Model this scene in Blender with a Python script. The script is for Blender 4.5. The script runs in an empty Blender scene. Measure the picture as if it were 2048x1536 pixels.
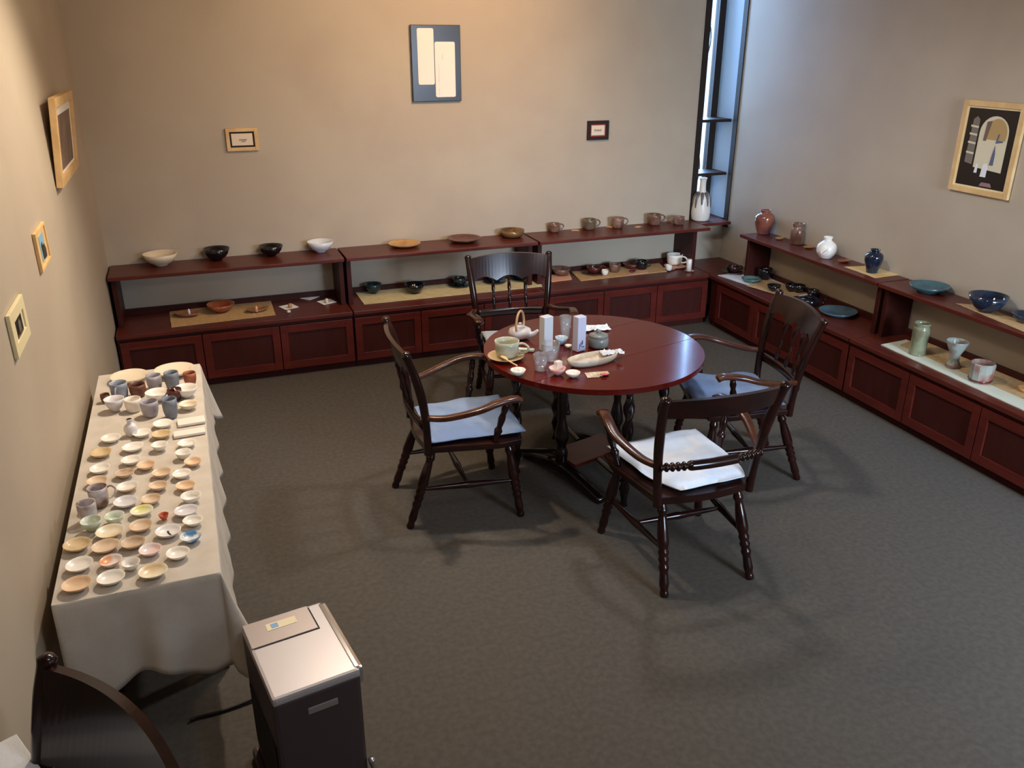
import bpy, bmesh, math, random
from mathutils import Vector, Matrix, noise
random.seed(4)
sc = bpy.context.scene
COL = sc.collection

# ---------------------------------------------------------------- camera, light, exposure
cam = bpy.data.objects.new('camera', bpy.data.cameras.new('camera')); COL.objects.link(cam)
PITCH, YAW, ROLL = .3891, .3634, .0018
_f = Vector((math.sin(YAW)*math.cos(PITCH), math.cos(YAW)*math.cos(PITCH), -math.sin(PITCH)))
_r = Vector((math.cos(YAW), -math.sin(YAW), 0)); _u = _r.cross(_f)
_c, _s = math.cos(ROLL), math.sin(ROLL)
_r, _u = _c*_r + _s*_u, -_s*_r + _c*_u
_m = Matrix((_r, _u, -_f)).transposed().to_4x4(); _m.translation = (0, 0, 2.25)
cam.matrix_world = _m
cam.data.sensor_width = 36; cam.data.lens = 1674.83/2048*36; cam.data.clip_start = .05
sc.camera = cam
sc.view_settings.view_transform = 'Standard'; sc.view_settings.look = 'None'
sc.view_settings.exposure = 0.0; sc.view_settings.gamma = 1; sc.view_settings.use_curve_mapping = False
w = bpy.data.worlds.new('world'); sc.world = w; w.use_nodes = True
w.node_tree.nodes['Background'].inputs[0].default_value = (.55, .75, 1, 1)
w.node_tree.nodes['Background'].inputs[1].default_value = 2.5
def light(name, kind, loc, energy, color, target=None, **k):
    l = bpy.data.lights.new(name, kind); l.energy = energy; l.color = color
    o = bpy.data.objects.new(name, l); COL.objects.link(o); o.location = loc
    for a, v in k.items(): setattr(l, a, v)
    if target: o.rotation_euler = (Vector(target)-Vector(loc)).to_track_quat('-Z', 'Y').to_euler()
    return o
WARM = (1, .74, .46)
light('table_lamp_light', 'SPOT', (2.25, 3.70, 2.88), 100, (.90, .94, 1), target=(2.35, 3.72, 0), spot_size=2.8, spot_blend=.6, shadow_soft_size=.10)
light('ceiling_lamp_and_fill', 'SPOT', (2.15, 4.65, 2.92), 112, (1, .64, .34), target=(1.75, 6.3, 2.1), spot_size=2.2, spot_blend=1, shadow_soft_size=.06)
light('ceiling_lamp_and_fill', 'POINT', (1.2, 4.2, 2.86), 36, (1, .74, .44), shadow_soft_size=.08)  # warm fill added to brighten the upper walls, not an actual lamp
light('ceiling_spot_light', 'SPOT', (.62, 4.1, 2.9), 195, (1, .86, .70), target=(-.35, 3.3, .7), spot_size=2.1, spot_blend=.9, shadow_soft_size=.05)
light('ceiling_lamp_and_fill', 'POINT', (.9, .9, 2.8), 34, (.90, .93, 1), shadow_soft_size=.18)  # soft neutral fill added on the viewer's side, no lamp hangs here
light('window_daylight', 'AREA', (3.3, -1.85, 1.95), 120, (.62, .78, 1), target=(4.1, 2.4, 0), shape='RECTANGLE', size=1.4, size_y=1.4, spread=math.radians(85))
light('window_daylight', 'AREA', (4.75, 7.6, 2.1), 620, (.34, .58, 1), target=(4.3, 6.0, 1.5), shape='RECTANGLE', size=1.9, size_y=2.6)

# ---------------------------------------------------------------- materials
def lin(c): return tuple(((v/255)/12.92 if v/255 <= .04045 else ((v/255+.055)/1.055)**2.4) for v in c)
MATS = {}
def mat(name, rgb, rough=.5, metal=0, rgb2=None, nscale=8, bump=0, bscale=40, coat=0, stretch=None, spec=.5, lo=.4, hi=.6, detail=4):
    if name in MATS: return MATS[name]
    m = bpy.data.materials.new(name); m.use_nodes = True; nt = m.node_tree; b = nt.nodes['Principled BSDF']
    b.inputs['Base Color'].default_value = (*lin(rgb), 1); b.inputs['Roughness'].default_value = rough
    b.inputs['Metallic'].default_value = metal; b.inputs['Coat Weight'].default_value = coat; b.inputs['Coat Roughness'].default_value = .08
    b.inputs['Specular IOR Level'].default_value = spec
    tc = nt.nodes.new('ShaderNodeTexCoord'); mp = nt.nodes.new('ShaderNodeMapping')
    nt.links.new(tc.outputs['Object'], mp.inputs[0])
    if stretch: mp.inputs['Scale'].default_value = stretch
    if rgb2:
        n = nt.nodes.new('ShaderNodeTexNoise'); n.inputs['Scale'].default_value = nscale; n.inputs['Detail'].default_value = detail
        r = nt.nodes.new('ShaderNodeValToRGB'); r.color_ramp.elements[0].position = lo; r.color_ramp.elements[1].position = hi
        r.color_ramp.elements[0].color = (*lin(rgb), 1); r.color_ramp.elements[1].color = (*lin(rgb2), 1)
        nt.links.new(mp.outputs[0], n.inputs['Vector']); nt.links.new(n.outputs['Fac'], r.inputs[0]); nt.links.new(r.outputs[0], b.inputs['Base Color'])
    if bump:
        n = nt.nodes.new('ShaderNodeTexNoise'); n.inputs['Scale'].default_value = bscale; n.inputs['Detail'].default_value = 3
        bp = nt.nodes.new('ShaderNodeBump'); bp.inputs['Strength'].default_value = bump; bp.inputs['Distance'].default_value = .01
        nt.links.new(mp.outputs[0], n.inputs['Vector']); nt.links.new(n.outputs['Fac'], bp.inputs['Height']); nt.links.new(bp.outputs[0], b.inputs['Normal'])
    MATS[name] = m; return m
def glassmat(name, tint, alpha, painted_glint=0):
    m = bpy.data.materials.new(name); m.use_nodes = True; nt = m.node_tree; nt.nodes.remove(nt.nodes['Principled BSDF'])
    t = nt.nodes.new('ShaderNodeBsdfTransparent'); t.inputs[0].default_value = tint
    g = nt.nodes.new('ShaderNodeBsdfGlossy'); g.inputs['Roughness'].default_value = .03
    f = nt.nodes.new('ShaderNodeLayerWeight'); f.inputs[0].default_value = alpha
    d = nt.nodes.new('ShaderNodeBsdfDiffuse'); d.inputs[0].default_value = (.9, .92, .95, 1)
    y = nt.nodes.new('ShaderNodeMixShader'); y.inputs[0].default_value = painted_glint; nt.links.new(t.outputs[0], y.inputs[1]); nt.links.new(d.outputs[0], y.inputs[2])
    x = nt.nodes.new('ShaderNodeMixShader'); nt.links.new(f.outputs['Facing'], x.inputs[0]); nt.links.new(y.outputs[0], x.inputs[1]); nt.links.new(g.outputs[0], x.inputs[2])
    nt.links.new(x.outputs[0], nt.nodes['Material Output'].inputs[0]); return m
M_wall = mat('painted_wall', (182, 168, 148), .55, bump=.05, bscale=60, rgb2=(176, 161, 142), nscale=1.5, spec=.3)
M_carpet = mat('carpet', (80, 74, 67), .95, rgb2=(88, 82, 74), nscale=40, bump=.02, bscale=300, spec=.1, lo=.35, hi=.65)
M_ceil = mat('ceiling_paint', (190, 180, 165), .8)
M_wood = mat('mahogany', (74, 24, 17), .35, rgb2=(94, 32, 23), nscale=5, stretch=(1, 6, 6), spec=.35, lo=.3, hi=.7)
M_wood_top = mat('mahogany_top', (78, 30, 22), .35, rgb2=(96, 40, 28), nscale=4, stretch=(1.2, 9, 9), spec=.35, lo=.3, hi=.7)
M_wood_dark = mat('mahogany_dark', (58, 18, 13), .45, spec=.22, rgb2=(62, 26, 20), nscale=5, stretch=(5, 5, 1), lo=.3, hi=.7)
M_chair = mat('chair_wood', (22, 7, 5), .2, rgb2=(40, 14, 9), nscale=12, spec=.35, coat=.15, lo=.3, hi=.7)
M_arm = mat('chair_arm_wood', (60, 26, 13), .25, rgb2=(78, 38, 18), nscale=12, coat=.2)
M_table = mat('table_wood', (84, 15, 9), .17, rgb2=(92, 19, 11), spec=.25, nscale=5, stretch=(8, 1, 1), coat=.12, lo=.3, hi=.7)
M_tleg = mat('table_leg_wood', (20, 8, 6), .22, coat=.15)
M_cloth = mat('linen_cloth', (200, 190, 178), .9, bump=.15, bscale=300, rgb2=(192, 182, 168), nscale=10, spec=.1)
M_hem = mat('cloth_lining', (176, 140, 104), .9)
M_mat_tan = mat('tan_mat', (196, 160, 112), .85, bump=.3, bscale=200, rgb2=(184, 148, 100), nscale=40)
M_mat_cream = mat('cream_mat', (206, 192, 150), .85, bump=.2, bscale=200, rgb2=(196, 180, 138), nscale=30)
M_mat_pale = mat('pale_mat', (206, 206, 184), .85, bump=.2, bscale=200)
M_white_cloth = mat('white_cloth', (222, 222, 224), .85, bump=.1, bscale=120)
M_peach_mat = mat('peach_mat', (214, 160, 128), .85)
M_yellow_mat = mat('yellow_cloth', (214, 176, 112), .8)
M_cush_white = mat('white_cushion', (224, 228, 236), .85, rgb2=(204, 216, 234), nscale=10, bump=.2, bscale=30)
M_cush_blue = mat('blue_grey_cushion', (128, 146, 176), .85, rgb2=(112, 132, 168), nscale=7, bump=.2, bscale=30)
M_cush_print = mat('cushion_print', (96, 130, 176), .85)
M_black = mat('frame_dark', (40, 30, 24), .5, spec=.2)
M_lacquer = mat('black_lacquer', (44, 42, 43), .25, spec=.4)
M_pine = mat('pine_frame', (222, 184, 128), .5, rgb2=(208, 168, 112), nscale=10)
M_creamf = mat('cream_frame', (226, 212, 168), .5)
M_paper = mat('white_paper', (238, 230, 222), .7)
M_sheet = mat('cream_sheet', (226, 208, 184), .7)
M_ink = mat('faint_ink', (150, 132, 116), .8)
M_red = mat('red_mount', (160, 50, 44), .6)
M_photo_dark = mat('photo_dark', (30, 22, 20), .3)
M_photo_cream = mat('photo_cream', (214, 204, 176), .3)
M_photo_tan = mat('photo_tan', (176, 146, 96), .3)
M_photo_grey = mat('photo_grey', (120, 112, 104), .3)
M_photo_blue = mat('photo_blue', (88, 98, 124), .3)
M_photo_white = mat('photo_white', (226, 226, 228), .3)
M_photo_brown = mat('photo_brown', (128, 104, 88), .6, rgb2=(104, 82, 70), nscale=6)
M_sky = mat('print_sky', (130, 170, 190), .5)
M_reveal = mat('reveal_daylight_tint', (168, 186, 206), .6)  # white reveal with the blue of the daylight put into its colour
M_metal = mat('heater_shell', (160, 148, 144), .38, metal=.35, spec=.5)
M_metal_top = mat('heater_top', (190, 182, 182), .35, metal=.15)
M_heater_shaded = mat('heater_side_shaded', (78, 64, 66), .45, metal=.1, spec=.3)  # same plastic as the top, shade on the near side put into the colour
M_chrome = mat('chrome', (210, 208, 210), .15, metal=.9)
M_sticker = mat('sticker', (226, 212, 176), .6)
M_sticker_blue = mat('sticker_blue', (120, 164, 206), .6)
M_gap = mat('dark_gap', (26, 20, 20), .8)
M_glass = glassmat('clear_glass', (.98, .99, 1, 1), .30, .16)  # last value mixes in white that stands for highlights on the glass
M_pane = glassmat('window_glass', (.96, .98, 1, 1), .15)
M_leaf = mat('leaf', (40, 90, 36), .6)
M_cane = mat('cane', (196, 158, 116), .5)
M_spoon = mat('spoon_wood', (222, 188, 132), .5)
M_pinkprint = mat('pink_print', (220, 90, 110), .6)
M_cord = mat('cord_black', (24, 22, 22), .5)
CP = {  # ceramics: colour, second colour, roughness, noise scale
 'white': ((236, 228, 216), None, .3, 0), 'cream': ((226, 210, 184), None, .35, 0), 'cream2': ((230, 218, 192), (222, 194, 150), .35, 9),
 'peach': ((224, 192, 158), (216, 178, 140), .5, 20), 'tan': ((216, 190, 160), (206, 176, 144), .5, 20), 'tan2': ((200, 174, 146), (184, 156, 128), .5, 40),
 'ochre': ((210, 184, 142), (198, 170, 126), .5, 20), 'patch': ((232, 222, 214), (226, 150, 96), .35, 14), 'pink': ((232, 200, 194), (236, 224, 218), .2, 10),
 'multi': ((228, 228, 220), (90, 140, 190), .25, 30), 'mark': ((228, 222, 218), None, .35, 0), 'wgreen': ((222, 228, 214), (190, 200, 168), .3, 12),
 'yel': ((230, 226, 206), (222, 216, 140), .35, 12), 'red': ((206, 100, 66), (188, 84, 54), .5, 20), 'lav': ((212, 206, 208), (226, 222, 222), .35, 10),
 'half': ((230, 224, 214), (220, 188, 146), .4, 5), 'slate': ((112, 118, 132), (130, 136, 148), .4, 20), 'slateL': ((156, 162, 174), (130, 136, 150), .4, 14),
 'greylav': ((158, 152, 160), (176, 170, 176), .4, 14), 'terra': ((166, 92, 62), (140, 76, 52), .5, 14), 'brown': ((112, 66, 50), (90, 52, 42), .4, 14),
 'redbrown': ((92, 40, 34), (66, 30, 28), .2, 14), 'splash': ((212, 206, 210), (118, 84, 62), .35, 9), 'black': ((18, 18, 22), None, .08, 0),
 'blackt': ((22, 28, 32), (30, 42, 46), .12, 10), 'blackr': ((20, 18, 20), (60, 24, 18), .12, 8), 'whiteb': ((216, 220, 226), None, .3, 0),
 'tanw': ((172, 124, 74), (196, 152, 92), .35, 12), 'bronze': ((88, 62, 38), (120, 90, 54), .12, 12), 'mugb': ((104, 72, 58), (128, 96, 80), .25, 14),
 'mugg': ((92, 82, 66), (116, 92, 72), .25, 14), 'mugp': ((140, 108, 92), (104, 72, 60), .25, 14), 'peachc': ((222, 168, 118), None, .6, 0),
 'whitev': ((222, 216, 206), None, .4, 0), 'copper2': ((132, 88, 60), (150, 104, 74), .3, 14), 'copper': ((168, 92, 60), (150, 78, 50), .12, 10),
 'paper': ((236, 236, 236), None, .8, 0), 'teal': ((24, 40, 46), (40, 66, 68), .08, 10), 'pinkt': ((214, 164, 144), None, .5, 0),
 'tealg': ((70, 98, 96), (96, 124, 118), .2, 16), 'bluep': ((58, 84, 100), (78, 104, 116), .3, 10), 'celadon': ((130, 132, 104), (112, 108, 82), .25, 14),
 'celadon2': ((150, 156, 146), (124, 96, 90), .25, 9), 'celadon3': ((148, 150, 138), (140, 84, 70), .25, 8), 'copperj': ((134, 76, 58), (92, 56, 60), .18, 7),
 'navy': ((20, 28, 42), (30, 44, 62), .06, 10), 'tealp': ((46, 76, 84), (60, 92, 96), .25, 10), 'tanp': ((186, 154, 114), (204, 176, 136), .35, 10),
 'celadonc': ((178, 176, 150), (196, 194, 172), .25, 14), 'lavb': ((206, 208, 228), None, .6, 0), 'bluew': ((178, 202, 222), (206, 220, 226), .25, 14),
 'greyjar': ((122, 124, 118), (142, 142, 134), .3, 14), 'creamw': ((232, 218, 196), (206, 184, 156), .4, 14), 'pinkc': ((232, 170, 164), (236, 220, 214), .3, 8),
}
def cer(k):
    if k == 'glass': return M_glass
    c = CP[k]; return mat('glaze_'+k, c[0], c[2], rgb2=c[1], nscale=c[3] or 5, coat=.3 if c[2] < .2 else .1, lo=.42, hi=.58)

# ---------------------------------------------------------------- mesh helpers
def finish(name, bm, m, parent=None, loc=(0, 0, 0), rotz=0, smooth=False):
    bmesh.ops.recalc_face_normals(bm, faces=bm.faces)
    me = bpy.data.meshes.new(name); bm.to_mesh(me); bm.free()
    for mm in (m if isinstance(m, (list, tuple)) else [m]): me.materials.append(mm)
    if smooth:
        for p in me.polygons: p.use_smooth = True
    o = bpy.data.objects.new(name, me); COL.objects.link(o); o.location = loc; o.rotation_euler = (0, 0, rotz)
    if parent: o.parent = parent
    return o
def tag(o, label, cat, group=None):
    o['label'] = label; o['category'] = cat
    if group: o['group'] = group
    return o
def thing(name, label, cat, loc=(0, 0, 0), rotz=0, group=None):
    o = bpy.data.objects.new(name, None); COL.objects.link(o); o.location = loc; o.rotation_euler = (0, 0, rotz); o.empty_display_size = .05
    return tag(o, label, cat, group)
def structure(o): o['kind'] = 'structure'; return o
def abox(bm, x0, x1, y0, y1, z0, z1, bev=0, mi=0):
    mtx = Matrix.Translation(((x0+x1)/2, (y0+y1)/2, (z0+z1)/2)) @ Matrix.Diagonal((x1-x0, y1-y0, z1-z0, 1))
    g = bmesh.ops.create_cube(bm, size=1, matrix=mtx)
    vs = set(g['verts'])
    fs = [f for f in bm.faces if all(v in vs for v in f.verts)]
    for f in fs: f.material_index = mi
    if bev:
        es = list({e for f in fs for e in f.edges})
        bmesh.ops.bevel(bm, geom=es, offset=bev, segments=2, affect='EDGES', profile=.6)
def box(*a, bev=0): bm = bmesh.new(); abox(bm, *a, bev=bev); return bm
def lathe(prof, seg=32, sx=1, sy=1, wob=0):
    bm = bmesh.new(); rings = []
    for r, z in prof:
        if r < 1e-6: rings.append([bm.verts.new((0, 0, z))])
        else: rings.append([bm.verts.new((r*sx*math.cos(a)*(1+wob*math.sin(3*a+1)), r*sy*math.sin(a)*(1+wob*math.sin(2*a)), z)) for a in (2*math.pi*i/seg for i in range(seg))])
    for A, B in zip(rings, rings[1:]):
        if len(A) == 1 and len(B) == 1: continue
        for i in range(seg):
            j = (i+1) % seg
            if len(A) == 1: bm.faces.new((A[0], B[i], B[j]))
            elif len(B) == 1: bm.faces.new((A[i], A[j], B[0]))
            else: bm.faces.new((A[i], A[j], B[j], B[i]))
    return bm
def sweep(bm, pts, rad, seg=10, up=(0, 0, 1), sq=1.0, lobes=0, turns=0, amp=.35):
    """tube along pts; rad = list of r or (side, up) half sizes; sq<1 squarer"""
    pts = [Vector(p) for p in pts]; rings = []; up = Vector(up); n = len(pts)
    for i, p in enumerate(pts):
        t = (pts[min(i+1, n-1)]-pts[max(i-1, 0)]).normalized()
        s = t.cross(up)
        if s.length < 1e-3: s = t.cross(Vector((0, 1, 0)))
        s.normalize(); u = s.cross(t)
        r = rad[i] if not isinstance(rad, (int, float)) else rad
        a, b = r if isinstance(r, tuple) else (r, r)
        ring = []
        for k in range(seg):
            th = 2*math.pi*(k+.5)/seg; c, sn = math.cos(th), math.sin(th)
            f = 1
            if lobes: f = 1-amp*.5+amp*.5*math.cos(lobes*(th)+2*math.pi*turns*i/(n-1))
            c = math.copysign(abs(c)**sq, c); sn = math.copysign(abs(sn)**sq, sn)
            ring.append(bm.verts.new(p+s*a*c*f+u*b*sn*f))
        rings.append(ring)
    for A, B in zip(rings, rings[1:]):
        for k in range(seg): bm.faces.new((A[k], A[(k+1) % seg], B[(k+1) % seg], B[k]))
    bm.faces.new(rings[0][::-1]); bm.faces.new(rings[-1])
    return bm
def interp(prof, t):
    for (t0, r0), (t1, r1) in zip(prof, prof[1:]):
        if t <= t1: return r0+(r1-r0)*(t-t0)/(t1-t0)
    return prof[-1][1]
def line(a, b, n): a, b = Vector(a), Vector(b); return [a.lerp(b, i/(n-1)) for i in range(n)]
def smoothpath(P, n):
    P = [Vector(p) for p in P]; out = []; m = len(P)-1
    for i in range(n):
        t = i/(n-1)*m; k = min(int(t), m-1); f = t-k
        p0, p1, p2, p3 = P[max(k-1, 0)], P[k], P[k+1], P[min(k+2, m)]
        out.append(.5*((2*p1)+(p2-p0)*f+(2*p0-5*p1+4*p2-p3)*f*f+(3*p1-p0-3*p2+p3)*f**3))
    return out
def turned(name, a, b, prof, m, parent, n=40, seg=12):
    return finish(name, sweep(bmesh.new(), line(a, b, n), [interp(prof, i/(n-1)) for i in range(n)], seg), m, parent, smooth=True)
def poly_slab(pts, z0, z1, bev=0):
    bm = bmesh.new(); a = [bm.verts.new((x, y, z0)) for x, y in pts]; b = [bm.verts.new((x, y, z1)) for x, y in pts]
    bm.faces.new(a[::-1]); bm.faces.new(b)
    for i in range(len(pts)): j = (i+1) % len(pts); bm.faces.new((a[i], a[j], b[j], b[i]))
    if bev:
        es = [e for e in bm.edges if abs(e.verts[0].co.z-e.verts[1].co.z) < 1e-6]
        bmesh.ops.bevel(bm, geom=es, offset=bev, segments=3, affect='EDGES', profile=.5)
    return bm
def quad_cloth(P, z, th=.004, nx=24, ny=12, wav=.002, drop=None, seed=0):
    """thin cloth laid over corner points P (a,b,c,d world xy)"""
    bm = bmesh.new(); g = []
    A, B, C_, D_ = [Vector((*p, 0)) for p in P]
    for j in range(ny+1):
        row = []
        for i in range(nx+1):
            u, v = i/nx, j/ny
            p = A.lerp(B, u).lerp(D_.lerp(C_, u), v)
            zz = z+wav*(.5+.5*noise.noise((p.x*9, p.y*9, seed)))
            row.append((p.x+.004*noise.noise((p.y*12, seed, 3)), p.y+.004*noise.noise((p.x*12, seed, 7)), zz))
        g.append(row)
    for lay in (0, 1):
        pass
    top = [[bm.verts.new((x, y, zz+th)) for x, y, zz in r] for r in g]; bot = [[bm.verts.new((x, y, z)) for x, y, zz in r] for r in g]
    for j in range(ny):
        for i in range(nx):
            bm.faces.new((top[j][i], top[j][i+1], top[j+1][i+1], top[j+1][i])); bm.faces.new((bot[j][i], bot[j+1][i], bot[j+1][i+1], bot[j][i+1]))
    for i in range(nx):
        bm.faces.new((top[0][i], bot[0][i], bot[0][i+1], top[0][i+1])); bm.faces.new((top[ny][i], top[ny][i+1], bot[ny][i+1], bot[ny][i]))
    for j in range(ny):
        bm.faces.new((top[j][0], top[j+1][0], bot[j+1][0], bot[j][0])); bm.faces.new((top[j][nx], bot[j][nx], bot[j+1][nx], top[j+1][nx]))
    return bm

# ---------------------------------------------------------------- room
D, RX, LX, H = 6.31, 4.415, -.60, 3.0
DEP = .31
RA = math.radians(-91.33)           # the right wall is a hair off square
def rw(u, v, z=0):                  # right wall frame -> world
    return Vector((RX+u*math.cos(RA)+v*math.sin(RA)*1, D+u*math.sin(RA)-v*math.cos(RA)*1, z))
structure(finish('floor', box(-2.0, 5.0, -2.1, 6.7, -.1, 0), M_carpet))
structure(finish('ceiling', box(-2.0, 5.0, -2.1, 6.7, H, H+.1), M_ceil))
bm = box(-.9, 4.09, D, D+DEP, 0, H); abox(bm, 4.09, 4.43, D, D+DEP, 0, .775)
structure(finish('wall_back', bm, M_wall))
bm = bmesh.new()
abox(bm, -.8, LX, 1.95, D, 0, H); abox(bm, -1.9, LX, 1.85, 1.95, 0, H)
structure(finish('wall_left', bm, M_wall))
structure(finish('wall_side', box(-2.0, -1.9, -2.1, 1.95, 0, H), M_wall))
o = structure(finish('wall_right', box(0, 8.4, 0, .15, 0, H), M_wall)); o.location = (RX, D, 0); o.rotation_euler = (0, 0, RA)
# reveal of the slot window = right wall carried on behind the back wall's face
structure(finish('wall_reveal', box(RX, RX+.12, D, D+DEP+.04, .775, H), M_reveal))
bm = box(-2, 2.1, -2.1, -2, 0, H); abox(bm, 3.9, 4.6, -2.1, -2, 0, H); abox(bm, 2.1, 3.9, -2.1, -2, 0, .9); abox(bm, 2.1, 3.9, -2.1, -2, 2.75, H)
structure(finish('wall_front', bm, M_wall))
# window 1: narrow slot in the corner
def sroot(name, loc=(0, 0, 0), rotz=0):
    o = bpy.data.objects.new(name, None); COL.objects.link(o); o.location = loc; o.rotation_euler = (0, 0, rotz); o['kind'] = 'structure'; return o
w1 = sroot('window_1', (4.09, D, .78))
finish('window_frame', box(-.035, .015, -.012, .03, -.02, 2.22), M_black, w1)
finish('window_frame', box(.315, .33, -.07, -.012, -.06, 2.22), M_black, w1)
finish('window_sill', box(.0, .325, 0, .31, -.02, .012), M_wood_dark, w1)
finish('mullion', box(.262, .325, .25, .31, .012, 2.22), M_black, w1)
finish('mullion', box(.0, .035, .25, .31, .012, 2.22), M_black, w1)
finish('pane', box(.035, .262, .275, .281, .012, 2.22), M_pane, w1)
for z in (.40, .845): finish('window_shelf', box(.005, .32, .02, .25, z-.014, z+.010), M_black, w1)
# window 2: wide window behind the viewer
w2 = sroot('window_2', (2.1, -2.05, .9))
bm = box(0, 1.8, -.03, .03, 0, .06); abox(bm, 0, 1.8, -.03, .03, 1.79, 1.85); abox(bm, 0, .06, -.03, .03, .06, 1.79); abox(bm, 1.74, 1.8, -.03, .03, .06, 1.79); abox(bm, .87, .93, -.03, .03, .06, 1.79)
finish('window_frame', bm, M_black, w2)
finish('pane', box(.06, 1.74, -.004, .004, .06, 1.79), M_pane, w2)
# creeper outside the slot window
vine = thing('climbing_vine', 'thin leafy climbing vine outside the narrow corner window', 'plant', (4.44, 6.88, 0))
pts = [(.05*math.sin(k*.9), .03*math.cos(k*1.3), k*.14) for k in range(24)]
finish('stem', sweep(bmesh.new(), smoothpath(pts, 90), .006, 6), M_black, vine, smooth=True)
for k in range(14):
    p = Vector(pts[min(23, 10+k)]); bm = bmesh.new(); a = k*2.4
    d = Vector((math.cos(a), math.sin(a), .1))*.04; n = Vector((-d.y, d.x, 0))*.5
    vs = [p+Vector((0, 0, .0)), p+d*.5+n, p+d*1.1, p+d*.5-n]
    f1 = [bm.verts.new(v) for v in vs]; f2 = [bm.verts.new(v+Vector((0, 0, .003))) for v in vs]
    bm.faces.new(f1); bm.faces.new(f2[::-1])
    for i in range(4): bm.faces.new((f1[i], f1[(i+1) % 4], f2[(i+1) % 4], f2[i]))
    finish('leaf', bm, M_leaf, vine)

# ---------------------------------------------------------------- display cabinets
HC, HS = .44, .80
def cabinet(name, label, group, org, rot, u0, u1, d, ds, door_edges, shelf=None, up=None, rail=None):
    t = thing(name, label, 'cabinet', (org[0]+u0*math.cos(rot), org[1]+u0*math.sin(rot), 0), rot, group)
    W = u1-u0; c = .004
    finish('plinth', box(c, W-c, -(d-.05), -.01, 0, .055), M_wood_dark, t)
    finish('carcass', box(c, W-c, -(d-.03), -.01, .055, HC-.045), M_wood_dark, t)
    finish('counter_top', box(c, W-c, -d-.004, -.01, HC-.028, HC, bev=.004), M_wood_top, t)
    finish('top_moulding', box(c, W-c, -(d-.018), -.02, HC-.05, HC-.029), M_wood_dark, t)
    for a, b in zip(door_edges, door_edges[1:]):
        a -= u0; b -= u0; z0, z1 = .06, HC-.055; s = .055
        bm = box(a+.003, a+s, -(d-.008), -(d-.032), z0, z1, bev=.002); abox(bm, b-s, b-.003, -(d-.008), -(d-.032), z0, z1, bev=.002)
        abox(bm, a+s, b-s, -(d-.008), -(d-.032), z0, z0+s, bev=.002); abox(bm, a+s, b-s, -(d-.008), -(d-.032), z1-s, z1, bev=.002)
        dr = finish('door', bm, M_wood, t)
        bm = box(a+s-.002, b-s+.002, -(d-.020), -(d-.031), z0+s-.002, z1-s+.002)
        finish('door_panel', bm, M_wood_dark, dr)
    if shelf:
        a, b = shelf[0]-u0, shelf[1]-u0
        finish('shelf_board', box(a+.003, b-.003, -ds, -.002, HS-.026, HS, bev=.004), M_wood_top, t)
        for q in up: finish('upright', box(q-u0, q-u0+.034, -(ds-.05), -.004, HC, HS-.026, bev=.003), M_wood_dark, t)
        finish('back_rail', box((rail[0] if rail else a)+.01, (rail[1] if rail else b)-.04, -.03, -.004, HC+.0005, HC+.042), M_wood_dark, t)
    return t
def doors(a, b, n): return [a+(b-a)*i/n for i in range(n+1)]
GB = 'low display cabinets along the back wall'; GR = 'low display cabinets along the right wall'
O = (0, D)
cabinet('display_cabinet', 'dark low cabinet with raised shelf in the left corner of the back wall', GB, O, 0, -.59, .985, .496, .355, doors(-.575, .98, 3), (-.59, .975), (-.575, .935))
cabinet('display_cabinet', 'dark low cabinet with raised shelf in the middle of the back wall', GB, O, 0, .985, 2.49, .496, .355, doors(.99, 2.485, 3), (.985, 2.485), (.99, 2.42))
cabinet('display_cabinet', 'dark low cabinet with raised shelf at the window end of the back wall', GB, O, 0, 2.49, 3.995, .496, .355, doors(2.52, 3.985, 3), (2.495, 4.05), (2.50, 3.92), rail=(0, 1.46))
RO = (RX, D)
c4 = cabinet('display_cabinet', 'dark low cabinet with raised shelf at the corner end of the right wall', GR, RO, RA, .505, 2.226, .425, .27, doors(.63, 2.22, 3), (.655, 2.22), (.70, 2.18), rail=(.2, 1.66))
cabinet('display_cabinet', 'dark low cabinet with raised shelf at the near end of the right wall', GR, RO, RA, 2.226, 3.83, .425, .27, doors(2.232, 3.825, 3), (2.226, 3.83), (2.25, 3.79))
cabinet('display_cabinet', 'dark low cabinet cut off by the right picture edge', GR, RO, RA, 3.835, 5.4, .425, .27, doors(3.84, 5.395, 3), (3.835, 5.4), (3.84, 5.36))
o = finish('corner_counter', box(4.0, 4.405, D-.495, D-.01, HC-.028, HC, bev=.003), M_wood_top); tag(o, 'square corner worktop under the narrow window joining the two cabinet rows', 'worktop')
sh = thing('window_ledge', 'dark wooden ledge under the slot window carrying the white bottle vase', 'shelf', (4.055, D, HS))
finish('ledge_board', box(0, .30, -.20, -.013, -.024, .0, bev=.003), M_wood_top, sh)

# ---------------------------------------------------------------- runners and mats (thin cloths)
def cloth(name, P, z, m, label, group=None, **k):
    o = finish(name, quad_cloth(P, z, **k), m, smooth=False); tag(o, label, 'mat' if 'mat' in name else 'cloth', group); return o
cloth('table_mat', [(-0.241,5.881), (0.452,5.921), (0.457,6.317), (-0.253,6.261)], HC+.001, M_mat_tan, 'tan mat under the copper bowl on the left counter')
cloth('runner_mat', [(1.092,5.956), (2.516,5.948), (2.599,6.243), (1.092,6.341)], HC+.001, M_mat_cream, 'cream runner under the dark bowls behind the round table')
cloth('table_mat', [(2.643,6.044), (2.827,6.057), (2.897,6.270), (2.686,6.227)], HC+.001, M_peach_mat, 'small peach mat under the brown bowl')
cloth('runner_mat', [(2.873,5.991), (3.689,6.010), (3.795,6.380), (2.944,6.395)], HC+.001, M_mat_tan, 'tan runner under the black mug near the window')
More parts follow.
